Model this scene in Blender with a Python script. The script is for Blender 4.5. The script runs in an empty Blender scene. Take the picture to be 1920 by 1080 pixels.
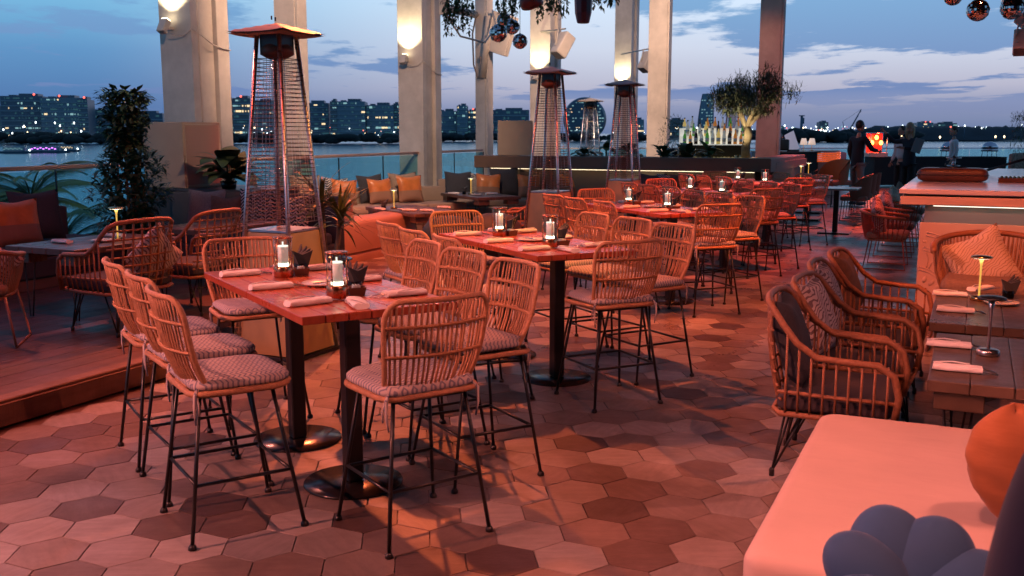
import bpy, math, random
from mathutils import Vector, Matrix, Euler
random.seed(7)
R = math.radians
PI = math.pi
sc = bpy.context.scene
C = sc.collection

# ------------------------------------------------------------------ camera
cam_d = bpy.data.cameras.new('camera'); cam = bpy.data.objects.new('camera', cam_d); C.objects.link(cam)
cam.location = (0, 0, 1.65)
cam.rotation_euler = (R(90 - 8.97), 0, 0)
cam_d.lens = 34.69; cam_d.sensor_width = 36; cam_d.clip_start = .05; cam_d.clip_end = 9000
cam_d.dof.use_dof = True; cam_d.dof.focus_distance = 6.5; cam_d.dof.aperture_fstop = 6.3
sc.camera = cam

# ------------------------------------------------------------------ world: dusk sky with streaky cloud
SKY = 1.22
w = bpy.data.worlds.new('World'); sc.world = w; w.use_nodes = True
nt = w.node_tree; N = nt.nodes; L = nt.links
for n in list(N): N.remove(n)
def node(t, **k):
    n = N.new(t)
    for a, b in k.items(): setattr(n, a, b)
    return n
def math_n(op, a, b=None, c=None, clamp=False):
    n = node('ShaderNodeMath', operation=op, use_clamp=clamp)
    for i, v in enumerate((a, b, c)):
        if v is None: continue
        if isinstance(v, (int, float)): n.inputs[i].default_value = v
        else: L.new(v, n.inputs[i])
    return n.outputs[0]
def ramp_n(fac, stops):
    n = node('ShaderNodeValToRGB'); e = n.color_ramp.elements
    while len(e) > 1: e.remove(e[0])
    e[0].position = stops[0][0]; e[0].color = (*stops[0][1], 1)
    for p, c in stops[1:]:
        q = e.new(p); q.color = (*c, 1)
    L.new(fac, n.inputs[0]); return n.outputs[0]
tc = node('ShaderNodeTexCoord'); sx = node('ShaderNodeSeparateXYZ'); L.new(tc.outputs['Generated'], sx.inputs[0])
X, Y, Z = sx.outputs
el = math_n('MULTIPLY', math_n('MAXIMUM', Z, 0.0), 2.0, clamp=True)
left = ramp_n(el, [(0, (.065, .125, .28)), (.06, (.075, .165, .36)), (.15, (.10, .25, .47)), (.25, (.17, .42, .64)), (.45, (.14, .32, .54)), (1, (.05, .11, .24))])
right = ramp_n(el, [(0, (.12, .17, .31)), (.045, (.22, .25, .39)), (.085, (.40, .40, .51)), (.16, (.52, .57, .69)), (.25, (.56, .68, .83)), (.5, (.2, .35, .55)), (1, (.06, .13, .27))])
dot = math_n('ADD', math_n('MULTIPLY', X, .36), math_n('MULTIPLY', Y, .93))
az = node('ShaderNodeMapRange', interpolation_type='SMOOTHSTEP'); L.new(dot, az.inputs[0])
az.inputs[1].default_value = .70; az.inputs[2].default_value = .97
m1 = node('ShaderNodeMix', data_type='RGBA'); L.new(az.outputs[0], m1.inputs[0]); L.new(left, m1.inputs[6]); L.new(right, m1.inputs[7])
# clouds on a flat layer overhead
zz = math_n('ADD', math_n('MAXIMUM', Z, 0.0), .035)
cx = math_n('DIVIDE', X, zz); cy = math_n('DIVIDE', Y, zz)
cmb = node('ShaderNodeCombineXYZ'); L.new(math_n('MULTIPLY', cx, .62), cmb.inputs[0]); L.new(math_n('MULTIPLY', cy, .42), cmb.inputs[1])
cmb.inputs[2].default_value = 3.4
nz = node('ShaderNodeTexNoise'); L.new(cmb.outputs[0], nz.inputs['Vector'])
nz.inputs['Scale'].default_value = .75; nz.inputs['Detail'].default_value = 10; nz.inputs['Roughness'].default_value = .60
reg = node('ShaderNodeMapRange', interpolation_type='SMOOTHSTEP'); L.new(X, reg.inputs[0])
reg.inputs[1].default_value = -.05; reg.inputs[2].default_value = .42; reg.inputs[3].default_value = -.02; reg.inputs[4].default_value = .085
cf = node('ShaderNodeMapRange', interpolation_type='SMOOTHSTEP'); L.new(math_n('ADD', nz.outputs['Fac'], reg.outputs[0]), cf.inputs[0])
cf.inputs[1].default_value = .535; cf.inputs[2].default_value = .585; cf.inputs[4].default_value = .92
lowfade = node('ShaderNodeMapRange'); L.new(Z, lowfade.inputs[0]); lowfade.inputs[1].default_value = .012; lowfade.inputs[2].default_value = .04
cfac = math_n('MULTIPLY', cf.outputs[0], lowfade.outputs[0])
ccol = ramp_n(el, [(0, (.13, .17, .34)), (.1, (.13, .21, .42)), (.25, (.15, .32, .55)), (1, (.07, .15, .3))])
m2 = node('ShaderNodeMix', data_type='RGBA'); L.new(cfac, m2.inputs[0]); L.new(m1.outputs[2], m2.inputs[6]); L.new(ccol, m2.inputs[7])
bg = node('ShaderNodeBackground'); L.new(m2.outputs[2], bg.inputs[0]); bg.inputs[1].default_value = SKY
wo = node('ShaderNodeOutputWorld'); L.new(bg.outputs[0], wo.inputs[0])

sc.view_settings.view_transform = 'Standard'; sc.view_settings.look = 'None'; sc.view_settings.gamma = 1
sc.view_settings.exposure = 0.0; sc.view_settings.use_curve_mapping = False
sc.cycles.use_denoising = True
sc.cycles.max_bounces = 8; sc.cycles.transparent_max_bounces = 16; sc.cycles.sample_clamp_indirect = 4
sc.cycles.caustics_reflective = False; sc.cycles.caustics_refractive = False

# ------------------------------------------------------------------ materials
MATS = {}
def mat(name, col=(.5, .5, .5), rough=.6, metal=0., emit=None, es=1., noise=None, bump=None, spec=None, trans=0., objcol=False, attr=None, coat=0., sheen=0.):
    """noise=(scale, amount, detail[, stretch]); bump=(scale, strength[, stretch])"""
    if name in MATS: return MATS[name]
    m = bpy.data.materials.new(name); m.use_nodes = True; MATS[name] = m
    t = m.node_tree; b = t.nodes['Principled BSDF']; lk = t.links
    b.inputs['Base Color'].default_value = (*col, 1); b.inputs['Roughness'].default_value = rough; b.inputs['Metallic'].default_value = metal
    if spec is not None: b.inputs['Specular IOR Level'].default_value = spec
    if trans: b.inputs['Transmission Weight'].default_value = trans; b.inputs['IOR'].default_value = 1.45
    if coat: b.inputs['Coat Weight'].default_value = coat
    if sheen: b.inputs['Sheen Weight'].default_value = sheen
    if emit: b.inputs['Emission Color'].default_value = (*emit, 1); b.inputs['Emission Strength'].default_value = es
    src = None
    if objcol: oi = t.nodes.new('ShaderNodeObjectInfo'); src = oi.outputs['Color']
    if attr: at = t.nodes.new('ShaderNodeAttribute'); at.attribute_name = attr; src = at.outputs['Color']
    co = t.nodes.new('ShaderNodeTexCoord')
    def vec(st):
        if not st: return co.outputs['Object']
        mp = t.nodes.new('ShaderNodeMapping'); mp.inputs['Scale'].default_value = st; lk.new(co.outputs['Object'], mp.inputs[0]); return mp.outputs[0]
    if noise:
        nn = t.nodes.new('ShaderNodeTexNoise'); nn.inputs['Scale'].default_value = noise[0]; nn.inputs['Detail'].default_value = noise[2]
        lk.new(vec(noise[3] if len(noise) > 3 else None), nn.inputs['Vector'])
        mr = t.nodes.new('ShaderNodeMapRange'); lk.new(nn.outputs['Fac'], mr.inputs[0]); mr.inputs[1].default_value = .25; mr.inputs[2].default_value = .75
        mr.inputs[3].default_value = 1 - noise[1]; mr.inputs[4].default_value = 1 + noise[1]
        mx = t.nodes.new('ShaderNodeMix'); mx.data_type = 'RGBA'; mx.blend_type = 'MULTIPLY'; mx.inputs[0].default_value = 1
        if src is not None: lk.new(src, mx.inputs[6])
        else: mx.inputs[6].default_value = (*col, 1)
        lk.new(mr.outputs[0], mx.inputs[7]); lk.new(mx.outputs[2], b.inputs['Base Color'])
        rr = t.nodes.new('ShaderNodeMapRange'); lk.new(nn.outputs['Fac'], rr.inputs[0]); rr.inputs[3].default_value = max(.02, rough - .1); rr.inputs[4].default_value = min(1, rough + .1)
        lk.new(rr.outputs[0], b.inputs['Roughness'])
    elif src is not None: lk.new(src, b.inputs['Base Color'])
    if name.startswith(('hexagonal', 'white_column', 'far_floor', 'deck', 'oiled', 'dark_table', 'platform')):  # uneven wear, laid out in the place itself
        ge = t.nodes.new('ShaderNodeNewGeometry'); n2 = t.nodes.new('ShaderNodeTexNoise'); n2.inputs['Scale'].default_value = 1.7 if not name.startswith('white') else .9; n2.inputs['Detail'].default_value = 9; n2.inputs['Roughness'].default_value = .68
        lk.new(ge.outputs['Position'], n2.inputs['Vector']); m3 = t.nodes.new('ShaderNodeMapRange'); lk.new(n2.outputs['Fac'], m3.inputs[0]); m3.inputs[1].default_value = .32; m3.inputs[2].default_value = .62; m3.inputs[3].default_value = .70; m3.inputs[4].default_value = 1.06
        mm = t.nodes.new('ShaderNodeMix'); mm.data_type = 'RGBA'; mm.blend_type = 'MULTIPLY'; mm.inputs[0].default_value = 1; lk.new(b.inputs['Base Color'].links[0].from_socket, mm.inputs[6]); lk.new(m3.outputs[0], mm.inputs[7]); lk.new(mm.outputs[2], b.inputs['Base Color'])
        m4 = t.nodes.new('ShaderNodeMapRange'); lk.new(n2.outputs['Fac'], m4.inputs[0]); m4.inputs[1].default_value = .3; m4.inputs[2].default_value = .7; m4.inputs[3].default_value = min(1, rough + .22); m4.inputs[4].default_value = max(.08, rough - .12); lk.new(m4.outputs[0], b.inputs['Roughness'])
    if bump:
        bn = t.nodes.new('ShaderNodeTexNoise'); bn.inputs['Scale'].default_value = bump[0]; bn.inputs['Detail'].default_value = 4
        lk.new(vec(bump[2] if len(bump) > 2 else None), bn.inputs['Vector'])
        bp = t.nodes.new('ShaderNodeBump'); bp.inputs['Strength'].default_value = bump[1]; bp.inputs['Distance'].default_value = .01
        lk.new(bn.outputs['Fac'], bp.inputs['Height']); lk.new(bp.outputs[0], b.inputs['Normal'])
    return m
def wave_mat(name, c1, c2, scale, rough=.85, kind='zig', thr=.5, rot=0.):
    """two-colour woven print: zigzag (herringbone) or wandering stripes"""
    if name in MATS: return MATS[name]
    m = bpy.data.materials.new(name); m.use_nodes = True; MATS[name] = m
    t = m.node_tree; b = t.nodes['Principled BSDF']; lk = t.links; b.inputs['Roughness'].default_value = rough
    co = t.nodes.new('ShaderNodeTexCoord'); sp = t.nodes.new('ShaderNodeSeparateXYZ'); lk.new(co.outputs['Object'], sp.inputs[0])
    def M(op, a, bb=None, cc=None):
        n = t.nodes.new('ShaderNodeMath'); n.operation = op
        for i, v in enumerate((a, bb, cc)):
            if v is None: continue
            if isinstance(v, (int, float)): n.inputs[i].default_value = v
            else: lk.new(v, n.inputs[i])
        return n.outputs[0]
    x = sp.outputs[0]; y = sp.outputs[2] if kind != 'flatzig' else sp.outputs[1]
    nn = t.nodes.new('ShaderNodeTexNoise'); nn.inputs['Scale'].default_value = 9 if kind != 'wood' else 4; lk.new(co.outputs['Object'], nn.inputs['Vector'])
    if kind in ('zig', 'flatzig'):
        tri = M('PINGPONG', M('MULTIPLY', x, scale * .5), .5)
        v = M('ADD', M('MULTIPLY', y, scale), M('MULTIPLY', tri, 1.6))
        v = M('ADD', v, M('MULTIPLY', nn.outputs['Fac'], .8))
    else:
        v = M('ADD', M('MULTIPLY', y, scale), M('MULTIPLY', nn.outputs['Fac'], 4.5))
        v = M('ADD', v, M('MULTIPLY', x, scale * .5))
    f = M('FRACT', v); g = M('GREATER_THAN', f, thr)
    mx = t.nodes.new('ShaderNodeMix'); mx.data_type = 'RGBA'; lk.new(g, mx.inputs[0]); mx.inputs[6].default_value = (*c1, 1); mx.inputs[7].default_value = (*c2, 1)
    lk.new(mx.outputs[2], b.inputs['Base Color'])
    bp = t.nodes.new('ShaderNodeBump'); bp.inputs['Strength'].default_value = .35; bp.inputs['Distance'].default_value = .006; lk.new(f, bp.inputs['Height']); lk.new(bp.outputs[0], b.inputs['Normal'])
    return m
def twotone(name, top, bot, h):
    if name in MATS: return MATS[name]
    m = mat(name, top, .42, noise=(7, .25, 3), bump=(9, .5)); t = m.node_tree; b = t.nodes['Principled BSDF']; lk = t.links
    co = t.nodes.new('ShaderNodeTexCoord'); sp = t.nodes.new('ShaderNodeSeparateXYZ'); lk.new(co.outputs['Object'], sp.inputs[0])
    g = t.nodes.new('ShaderNodeMath'); g.operation = 'GREATER_THAN'; lk.new(sp.outputs[2], g.inputs[0]); g.inputs[1].default_value = h
    old = b.inputs['Base Color'].links[0].from_socket
    mx = t.nodes.new('ShaderNodeMix'); mx.data_type = 'RGBA'; lk.new(g.outputs[0], mx.inputs[0]); mx.inputs[6].default_value = (*bot, 1); lk.new(old, mx.inputs[7]); lk.new(mx.outputs[2], b.inputs['Base Color'])
    r = t.nodes.new('ShaderNodeMapRange'); lk.new(g.outputs[0], r.inputs[0]); r.inputs[3].default_value = .9; r.inputs[4].default_value = .36; lk.new(r.outputs[0], b.inputs['Roughness'])
    return m
def glass(name, col=(.9, .95, .95), rough=.02, alpha=.85):
    if name in MATS: return MATS[name]
    m = bpy.data.materials.new(name); m.use_nodes = True; MATS[name] = m; t = m.node_tree; lk = t.links
    for n in list(t.nodes): t.nodes.remove(n)
    o = t.nodes.new('ShaderNodeOutputMaterial'); a = t.nodes.new('ShaderNodeBsdfTransparent'); a.inputs[0].default_value = (*col, 1)
    g = t.nodes.new('ShaderNodeBsdfGlossy'); g.inputs['Roughness'].default_value = rough
    lw = t.nodes.new('ShaderNodeLayerWeight'); pw = t.nodes.new('ShaderNodeMath'); pw.operation = 'POWER'; lk.new(lw.outputs['Facing'], pw.inputs[0]); pw.inputs[1].default_value = 4
    f = t.nodes.new('ShaderNodeMapRange'); lk.new(pw.outputs[0], f.inputs[0]); f.inputs[3].default_value = .035; f.inputs[4].default_value = .75
    s = t.nodes.new('ShaderNodeMixShader'); lk.new(f.outputs[0], s.inputs[0]); lk.new(a.outputs[0], s.inputs[1]); lk.new(g.outputs[0], s.inputs[2]); lk.new(s.outputs[0], o.inputs[0])
    return m
rattan = mat('rattan', (.50, .25, .125), .55, noise=(60, .22, 3), bump=(180, .5))
rattan_dk = mat('rattan_dark', (.27, .115, .055), .5, noise=(50, .25, 3), bump=(150, .5))
black_metal = mat('black_metal', (.012, .012, .013), .35, bump=(60, .05))
steel = mat('brushed_steel', (.55, .55, .56), .3, metal=1, noise=(12, .15, 3, (1, 1, 8)))
brass = mat('brass', (.62, .36, .15), .22, metal=1, noise=(20, .1, 2))
copper = mat('copper', (.62, .28, .15), .25, metal=1, noise=(20, .1, 2))
linen = mat('white_linen', (.82, .80, .76), .85, noise=(20, .06, 3), bump=(160, .3))
plaster = mat('white_column_paint', (.62, .55, .47), .55, noise=(3, .07, 5), bump=(40, .1))
dark_wood = mat('dark_table_wood', (.12, .075, .05), .32, noise=(5, .35, 5, (1, 12, 1)), bump=(14, .25, (1, 12, 1)))
plank_m = mat('oiled_teak_plank', (.42, .085, .035), .24, noise=(4, .22, 5, (10, 1, 1)), bump=(10, .12, (10, 1, 1)))
deck_m = mat('deck_wood', (.16, .075, .045), .5, noise=(3, .3, 6, (1, 1, 8)), bump=(8, .3, (8, 1, 1)))

# ------------------------------------------------------------------ mesh helpers
class MB:
    def __init__(s): s.v = []; s.f = []; s.sm = []
    def add(s, vs, fs, smooth=False):
        o = len(s.v); s.v += [tuple(v) for v in vs]; s.f += [tuple(i + o for i in f) for f in fs]; s.sm += [smooth] * len(fs); return s
    def box(s, c, d, rot=(0, 0, 0), bev=0.):
        M = Euler(rot).to_matrix(); c = Vector(c); x, y, z = d[0] / 2, d[1] / 2, d[2] / 2
        if bev >= .028:                                          # soft, many-sided rounding for upholstery
            r_ = min(bev, z * .98); rc = min(max(bev * 1.3, .03), x * .9, y * .9); prof = [(r_ * (1 - math.cos(a)), -z + r_ * (1 - math.sin(a))) for a in (PI / 2 * i / 4 for i in range(5))]
            prof = [(r_ * (1 - math.sin(PI / 2 * i / 4)), -z + r_ * (1 - math.cos(PI / 2 * i / 4))) for i in range(5)]; prof += [(i, -zz_) for i, zz_ in reversed(prof)]
            prof = [(r_ + .35 * min(x, y), -z)] + prof + [(r_ + .35 * min(x, y), z)]
            vs = []; n_ = 24
            for ins, zz_ in prof:
                for k in range(n_):
                    a = 2 * PI * (k + .5) / n_; sx_ = 1 if math.cos(a) > 0 else -1; sy_ = 1 if math.sin(a) > 0 else -1; q = min(rc, max(.002, rc)); f = max(0., 1 - ins / min(x, y))
                    a2 = (k % 6) / 5 * PI / 2 + (k // 6) * PI / 2; sx_ = (1, -1, -1, 1)[k // 6]; sy_ = (1, 1, -1, -1)[k // 6]
                    vs.append(M @ Vector((sx_ * (x - rc) * f + rc * f * math.cos(a2), sy_ * (y - rc) * f + rc * f * math.sin(a2), zz_)) + c)
            m_ = len(prof); fs = [tuple(range(n_ - 1, -1, -1)), tuple(range((m_ - 1) * n_, m_ * n_))]
            for i in range(m_ - 1):
                for k in range(n_): q = (k + 1) % n_; fs.append((i * n_ + k, i * n_ + q, (i + 1) * n_ + q, (i + 1) * n_ + k))
            return s.add(vs, fs, True)
        if bev:
            b = min(bev, x * .9, y * .9, z * .9); vs = []
            lv = [(-z, b), (-z + b, 0), (z - b, 0), (z, b)]
            for zz_, i in lv:
                X_, Y_ = x - i, y - i
                vs += [(-X_ + b, -Y_, zz_), (X_ - b, -Y_, zz_), (X_, -Y_ + b, zz_), (X_, Y_ - b, zz_), (X_ - b, Y_, zz_), (-X_ + b, Y_, zz_), (-X_, Y_ - b, zz_), (-X_, -Y_ + b, zz_)]
            fs = [tuple(range(7, -1, -1)), tuple(range(24, 32))]
            for r in range(3):
                for k in range(8): a = r * 8 + k; q = r * 8 + (k + 1) % 8; fs.append((a, q, q + 8, a + 8))
            return s.add([M @ Vector(v) + c for v in vs], fs)
        vs = [(-x, -y, -z), (x, -y, -z), (x, y, -z), (-x, y, -z), (-x, -y, z), (x, -y, z), (x, y, z), (-x, y, z)]
        return s.add([M @ Vector(v) + c for v in vs], [(0, 3, 2, 1), (4, 5, 6, 7), (0, 1, 5, 4), (1, 2, 6, 5), (2, 3, 7, 6), (3, 0, 4, 7)])
    def tube(s, pts, r, n=6, closed=False, cap=True):
        pts = [Vector(p) for p in pts]; m = len(pts); rs = r if isinstance(r, (list, tuple)) else [r] * m
        tang = []
        for i in range(m):
            a = pts[(i - 1) % m] if (closed or i > 0) else pts[i]; b = pts[(i + 1) % m] if (closed or i < m - 1) else pts[i]
            t = (b - a); tang.append(t.normalized() if t.length > 1e-9 else Vector((0, 0, 1)))
        ref = Vector((0, 0, 1)) if abs(tang[0].z) < .9 else Vector((1, 0, 0))
        nrm = tang[0].cross(ref).normalized(); vs = []
        for i in range(m):
            nrm = (nrm - tang[i] * nrm.dot(tang[i])); nrm = nrm.normalized() if nrm.length > 1e-6 else tang[i].orthogonal().normalized()
            bn = tang[i].cross(nrm)
            for k in range(n):
                a = 2 * PI * k / n; vs.append(pts[i] + (nrm * math.cos(a) + bn * math.sin(a)) * rs[i])
        fs = []
        for i in range(m if closed else m - 1):
            j = (i + 1) % m
            for k in range(n): q = (k + 1) % n; fs.append((i * n + k, i * n + q, j * n + q, j * n + k))
        if cap and not closed: fs += [tuple(range(n - 1, -1, -1)), tuple(range((m - 1) * n, m * n))]
        return s.add(vs, fs, True)
    def lathe(s, prof, n=16, c=(0, 0, 0), smooth=True, scale=(1, 1)):
        vs = []; fs = []; m = len(prof)
        for r, z in prof:
            for k in range(n): a = 2 * PI * k / n; vs.append((c[0] + r * math.cos(a) * scale[0], c[1] + r * math.sin(a) * scale[1], c[2] + z))
        for i in range(m - 1):
            for k in range(n): q = (k + 1) % n; fs.append((i * n + k, i * n + q, (i + 1) * n + q, (i + 1) * n + k))
        if prof[0][0] > 1e-6: fs.append(tuple(range(n - 1, -1, -1)))
        if prof[-1][0] > 1e-6: fs.append(tuple(range((m - 1) * n, m * n)))
        return s.add(vs, fs, smooth)
    def ell(s, c, d, n=12, m=8, rot=None):
        vs = []; fs = []; M = Euler(rot).to_matrix() if rot else None
        for i in range(m + 1):
            ph = PI * i / m
            for k in range(n):
                a = 2 * PI * k / n; v = Vector((d[0] * math.sin(ph) * math.cos(a), d[1] * math.sin(ph) * math.sin(a), -d[2] * math.cos(ph)))
                if M: v = M @ v
                vs.append(v + Vector(c))
        for i in range(m):
            for k in range(n): q = (k + 1) % n; fs.append((i * n + k, i * n + q, (i + 1) * n + q, (i + 1) * n + k))
        return s.add(vs, fs, True)
    def prism(s, poly, z0, z1):
        n = len(poly); vs = [(x, y, z0) for x, y in poly] + [(x, y, z1) for x, y in poly]
        fs = [tuple(range(n - 1, -1, -1)), tuple(range(n, 2 * n))] + [(k, (k + 1) % n, (k + 1) % n + n, k + n) for k in range(n)]
        return s.add(vs, fs)
    def quad(s, a, b, c, d): return s.add([a, b, c, d], [(0, 1, 2, 3)])
    def grid(s, fn, nu, nv, smooth=True, closed_u=False):
        vs = [fn(i / nu, j / nv) for j in range(nv + 1) for i in range(nu + 1)]
        return s.add(vs, [(j * (nu + 1) + i, j * (nu + 1) + i + 1, (j + 1) * (nu + 1) + i + 1, (j + 1) * (nu + 1) + i) for j in range(nv) for i in range(nu)], smooth)
    def mesh(s, name):
        me = bpy.data.meshes.new(name); me.from_pydata(s.v, [], s.f); me.polygons.foreach_set('use_smooth', s.sm); me.update(); return me
    def build(s, name, m, parent=None, loc=None, rot=None, kind=None):
        me = s.mesh(name); me.materials.append(m); return link(name, me, parent, loc, rot, kind)
def link(name, me, parent=None, loc=None, rot=None, kind=None):
    o = bpy.data.objects.new(name, me); C.objects.link(o)
    if parent: o.parent = parent
    if loc is not None: o.location = loc
    if rot is not None: o.rotation_euler = rot
    if kind: o['kind'] = kind
    return o
def tag(o, label=None, cat=None, group=None):
    if label: o['label'] = label
    if cat: o['category'] = cat
    if group: o['group'] = group
    return o
def thing(name, loc=(0, 0, 0), rz=0., label=None, cat=None, group=None, rot=None):
    o = bpy.data.objects.new(name, None); C.objects.link(o); o.empty_display_size = .1
    o.location = loc; o.rotation_euler = rot if rot else (0, 0, rz); return tag(o, label, cat, group)
def dup(o, loc, rz=0., label=None, group=None, rot=None, scale=None):
    def cp(x, par):
        c = x.copy(); C.objects.link(c); c.parent = par
        if x.name.startswith('cushion'): c.rotation_euler = (jr.uniform(-.02, .02), jr.uniform(-.02, .02), jr.uniform(-.07, .07)); c.location = (jr.uniform(-.006, .006), jr.uniform(-.008, .008), .003); c.scale = (jr.uniform(.97, 1.02), jr.uniform(.96, 1.02), jr.uniform(.997, 1.006))
        if x.name.startswith('back_frame') or x.name.startswith('cane'): c.rotation_euler = (jr.uniform(-.004, .004), jr.uniform(-.004, .004), 0)
        for ch in KIDS.get(x.name, list(x.children)): cp(ch, c)
        return c
    r = cp(o, None); r.location = loc; r.rotation_euler = rot if rot else (0, 0, rz)
    if label: r['label'] = label
    if group: r['group'] = group
    if scale: r.scale = scale
    return r
KIDS = {}; jr = random.Random(77)
def freeze(o):
    KIDS[o.name] = list(o.children)
    for c in o.children: freeze(c)
def fac(ang): return R(ang) - PI / 2     # rotation so local +Y points at heading ang (degrees from +X)
def arc(c, r, a0, a1, n, z=0): return [(c[0] + r * math.cos(R(a0 + (a1 - a0) * i / n)), c[1] + r * math.sin(R(a0 + (a1 - a0) * i / n)), z) for i in range(n + 1)]
AX = Vector((math.cos(R(65)), math.sin(R(65)))); WX = Vector((AX.y, -AX.x))   # the terrace's own long and cross directions
def bear(u, Y): return (u - 960) / 1850. * (Y * .988)

# ------------------------------------------------------------------ lamps of the place
WL = {'q': 'added to light the second heater', 'a': 'shining down on the front floor from the left', 'b': 'shining across the frontmost table from the left', 'c': 'shining back over the second table', 'd': 'aimed at the third table stools', 'e': 'aimed at the fourth and rearmost tables', 'f': 'aimed at the pale bar face', 'g': 'above the pale bench', 'h': 'above the far aisle', 'i': 'aimed at the curved booth', 'j': 'above the raised platform', 'o': 'above the camera aimed at the front stools', 'k': 'added to light the second column', 'l': 'added to light the third and fourth columns', 'm': 'aimed at the red lit post', 'n': 'aimed at the first column', 'p': 'added to light the base of the biggest heater'}
def spot(name, loc, target, power, col, size=60, blend=.6, rad=.12, housing=True, label=None, group='ceiling wash lamps'):
    d = bpy.data.lights.new(name, 'SPOT'); d.energy = power; d.color = col; d.spot_size = R(size); d.spot_blend = blend; d.shadow_soft_size = rad
    o = bpy.data.objects.new(name, d); C.objects.link(o); o.location = loc
    q = (Vector(target) - Vector(loc)).to_track_quat('-Z', 'Y'); o.rotation_euler = q.to_euler()
    if housing:
        h = thing('wash_lamp', loc, label='black can spotlight ' + WL.get(name[-1], 'hung from the canopy'), cat='spotlight', group=group, rot=q.to_euler())
        MB().lathe([(.12, .17), (.14, .18), (.13, .40), (.10, .43)], 14).build('lamp_body', black_metal, h)
        MB().tube([(-.15, 0, .26), (-.15, 0, .50), (.15, 0, .50), (.15, 0, .26)], .012).build('yoke', black_metal, h)
        MB().tube([(0, 0, .50), (0, 0, .58)], .02).build('clamp', black_metal, h)
    return o
RED = (1, .085, .035); ORA = (1, .165, .048); PINK = (1, .26, .19)
spot('light_a', (-5.2, 9.5, 5.2), (-1.2, 4.2, 0), 655, PINK, 44, .5)
spot('light_b', (-6.0, 1.4, 4.4), (-1.1, 4.2, .4), 2250, PINK, 56, .7, .06)
spot('light_c', (-1.6, 11.2, 5.6), (-.6, 8.1, .2), 2932, ORA, 62, .7, .08)
spot('light_d', (4.6, 7.6, 5.4), (1.6, 9.6, .7), 2531, ORA, 46, .8, .06)
spot('light_e', (5.4, 12.4, 5.6), (2.7, 13.2, .7), 2625, RED, 58, .8, .06)
spot('light_f', (1.6, 4.4, 5.2), (4.2, 7.4, .6), 1415, ORA, 50, .8, .08)
spot('light_g', (-.4, 1.2, 4.4), (1.4, 3.2, .4), 532, PINK, 50, .8, .08)
spot('light_h', (8.2, 22.5, 5.6), (6.9, 19.5, 0), 2990, RED, 50, .6)
spot('light_i', (-2.2, 10.2, 5.4), (-1.7, 13.4, .3), 3276, ORA, 50, .7)
spot('light_p', (2.6, 5.6, 5.5), (-1.1, 7.6, .2), 1320, (1, .33, .08), 30, .7, .06)  # added spot, brightens the heater base and the floor around it
spot('light_q', (-1.8, 7.6, 5.5), (.75, 12.9, 1.6), 900, ORA, 26, .6, .06)  # extra spot put in to warm the rear heater posts
spot('light_j', (-2.6, 5.2, 5.2), (-4.0, 7.4, .2), 353, RED, 80)
spot('light_o', (2.2, 1.0, 5.0), (.2, 4.4, .3), 608, PINK, 60, .8, .06)
TAN = (1, .62, .42)
spot('light_k', (-1.2, 12.6, 5.7), (-3.4, 17.5, 2.6), 1656, TAN, 70)  # warm flood added to brighten the nearer columns
spot('light_l', (2.2, 18.4, 5.7), (2.6, 27.5, 3.2), 3075, TAN, 70)  # second added flood, brightens the far columns
spot('light_m', (3.2, 17.0, 5.6), (5.6, 22.2, 2.4), 420, (1, .24, .12), 34)
spot('light_n', (-1.6, 8.2, 5.6), (-4.2, 13.0, 2.3), 633, TAN, 50)
# canopy above the terrace, out of the picture, held by the columns
cn = MB(); o0 = Vector((-7.2, -4.0))
pl = [o0, o0 + WX * 15.5, o0 + WX * 15.5 + AX * 31, o0 + AX * 31]
cn.prism([(p.x, p.y) for p in pl], 6.1, 6.3); cn.build('canopy_roof', mat('canopy_underside', (.10, .085, .075), .8, noise=(2, .2, 3)), kind='structure')

# unseen walls behind the camera and at right, added to block sky light
bd = MB(); c0 = o0 - AX * .2; c1 = c0 + WX * 15.5
bd.prism([(c0.x, c0.y), (c1.x, c1.y), (c1.x - AX.x * .4, c1.y - AX.y * .4), (c0.x - AX.x * .4, c0.y - AX.y * .4)], -.3, 6.3)
c2 = c1 + AX * 13; bd.prism([(c1.x, c1.y), (c1.x + WX.x * .4, c1.y + WX.y * .4), (c2.x + WX.x * .4, c2.y + WX.y * .4), (c2.x, c2.y)], -.3, 6.3)
bd.build('sky_blocking_wall', mat('blocker_wall_render', (.16, .12, .10), .8, noise=(2, .15, 3)), kind='structure')

# ------------------------------------------------------------------ ground, floor and its hexagonal tiles
grout = mat('grout', (.035, .022, .018), .8)
def strip(name, pts, z, m, z1=None, kind='structure'):
    b = MB(); b.prism(pts, z1 if z1 is not None else z - .3, z); return b.build(name, m, kind=kind)
F0 = Vector((-3.2, -4.5))
def fl(a, b): p = F0 + WX * a + AX * b; return (p.x, p.y)
floor_o = strip('floor', [(-8.6, -4), (14, -4), (30, 33.5), (-1.0, 33.5), (-2.6, 20.5), (-7.2, 10.2), (-8.6, 6)], -.012, mat('far_floor', (.10, .06, .05), .3, noise=(2.2, .35, 4, (.4, 2.4, 1)), bump=(6, .1)))
TS, TR = .15837, .09483857
TILES = [(.40, .36, .34), (.32, .27, .25), (.25, .195, .17), (.20, .145, .125), (.145, .095, .08), (.095, .058, .05), (.28, .25, .245), (.36, .31, .29)]
tile_mats = mat('hexagonal_floor_tile', (.3, .25, .22), .45, spec=.3, objcol=True, noise=(5, .16, 6, (1, 6, 1)), bump=(24, .12, (1, 4, 1)))
tile_stuff_m = mat('hexagonal_floor_tile_far', (.3, .25, .22), .32, spec=.5, attr='tint', noise=(5, .16, 6, (1, 6, 1)), bump=(24, .12, (1, 4, 1)))
def hexv(r, z, n=6): return [(r * math.cos(R(30 + 60 * k)), r * math.sin(R(30 + 60 * k)), z) for k in range(6)]
tm = MB(); r0 = TS - .0022
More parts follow.
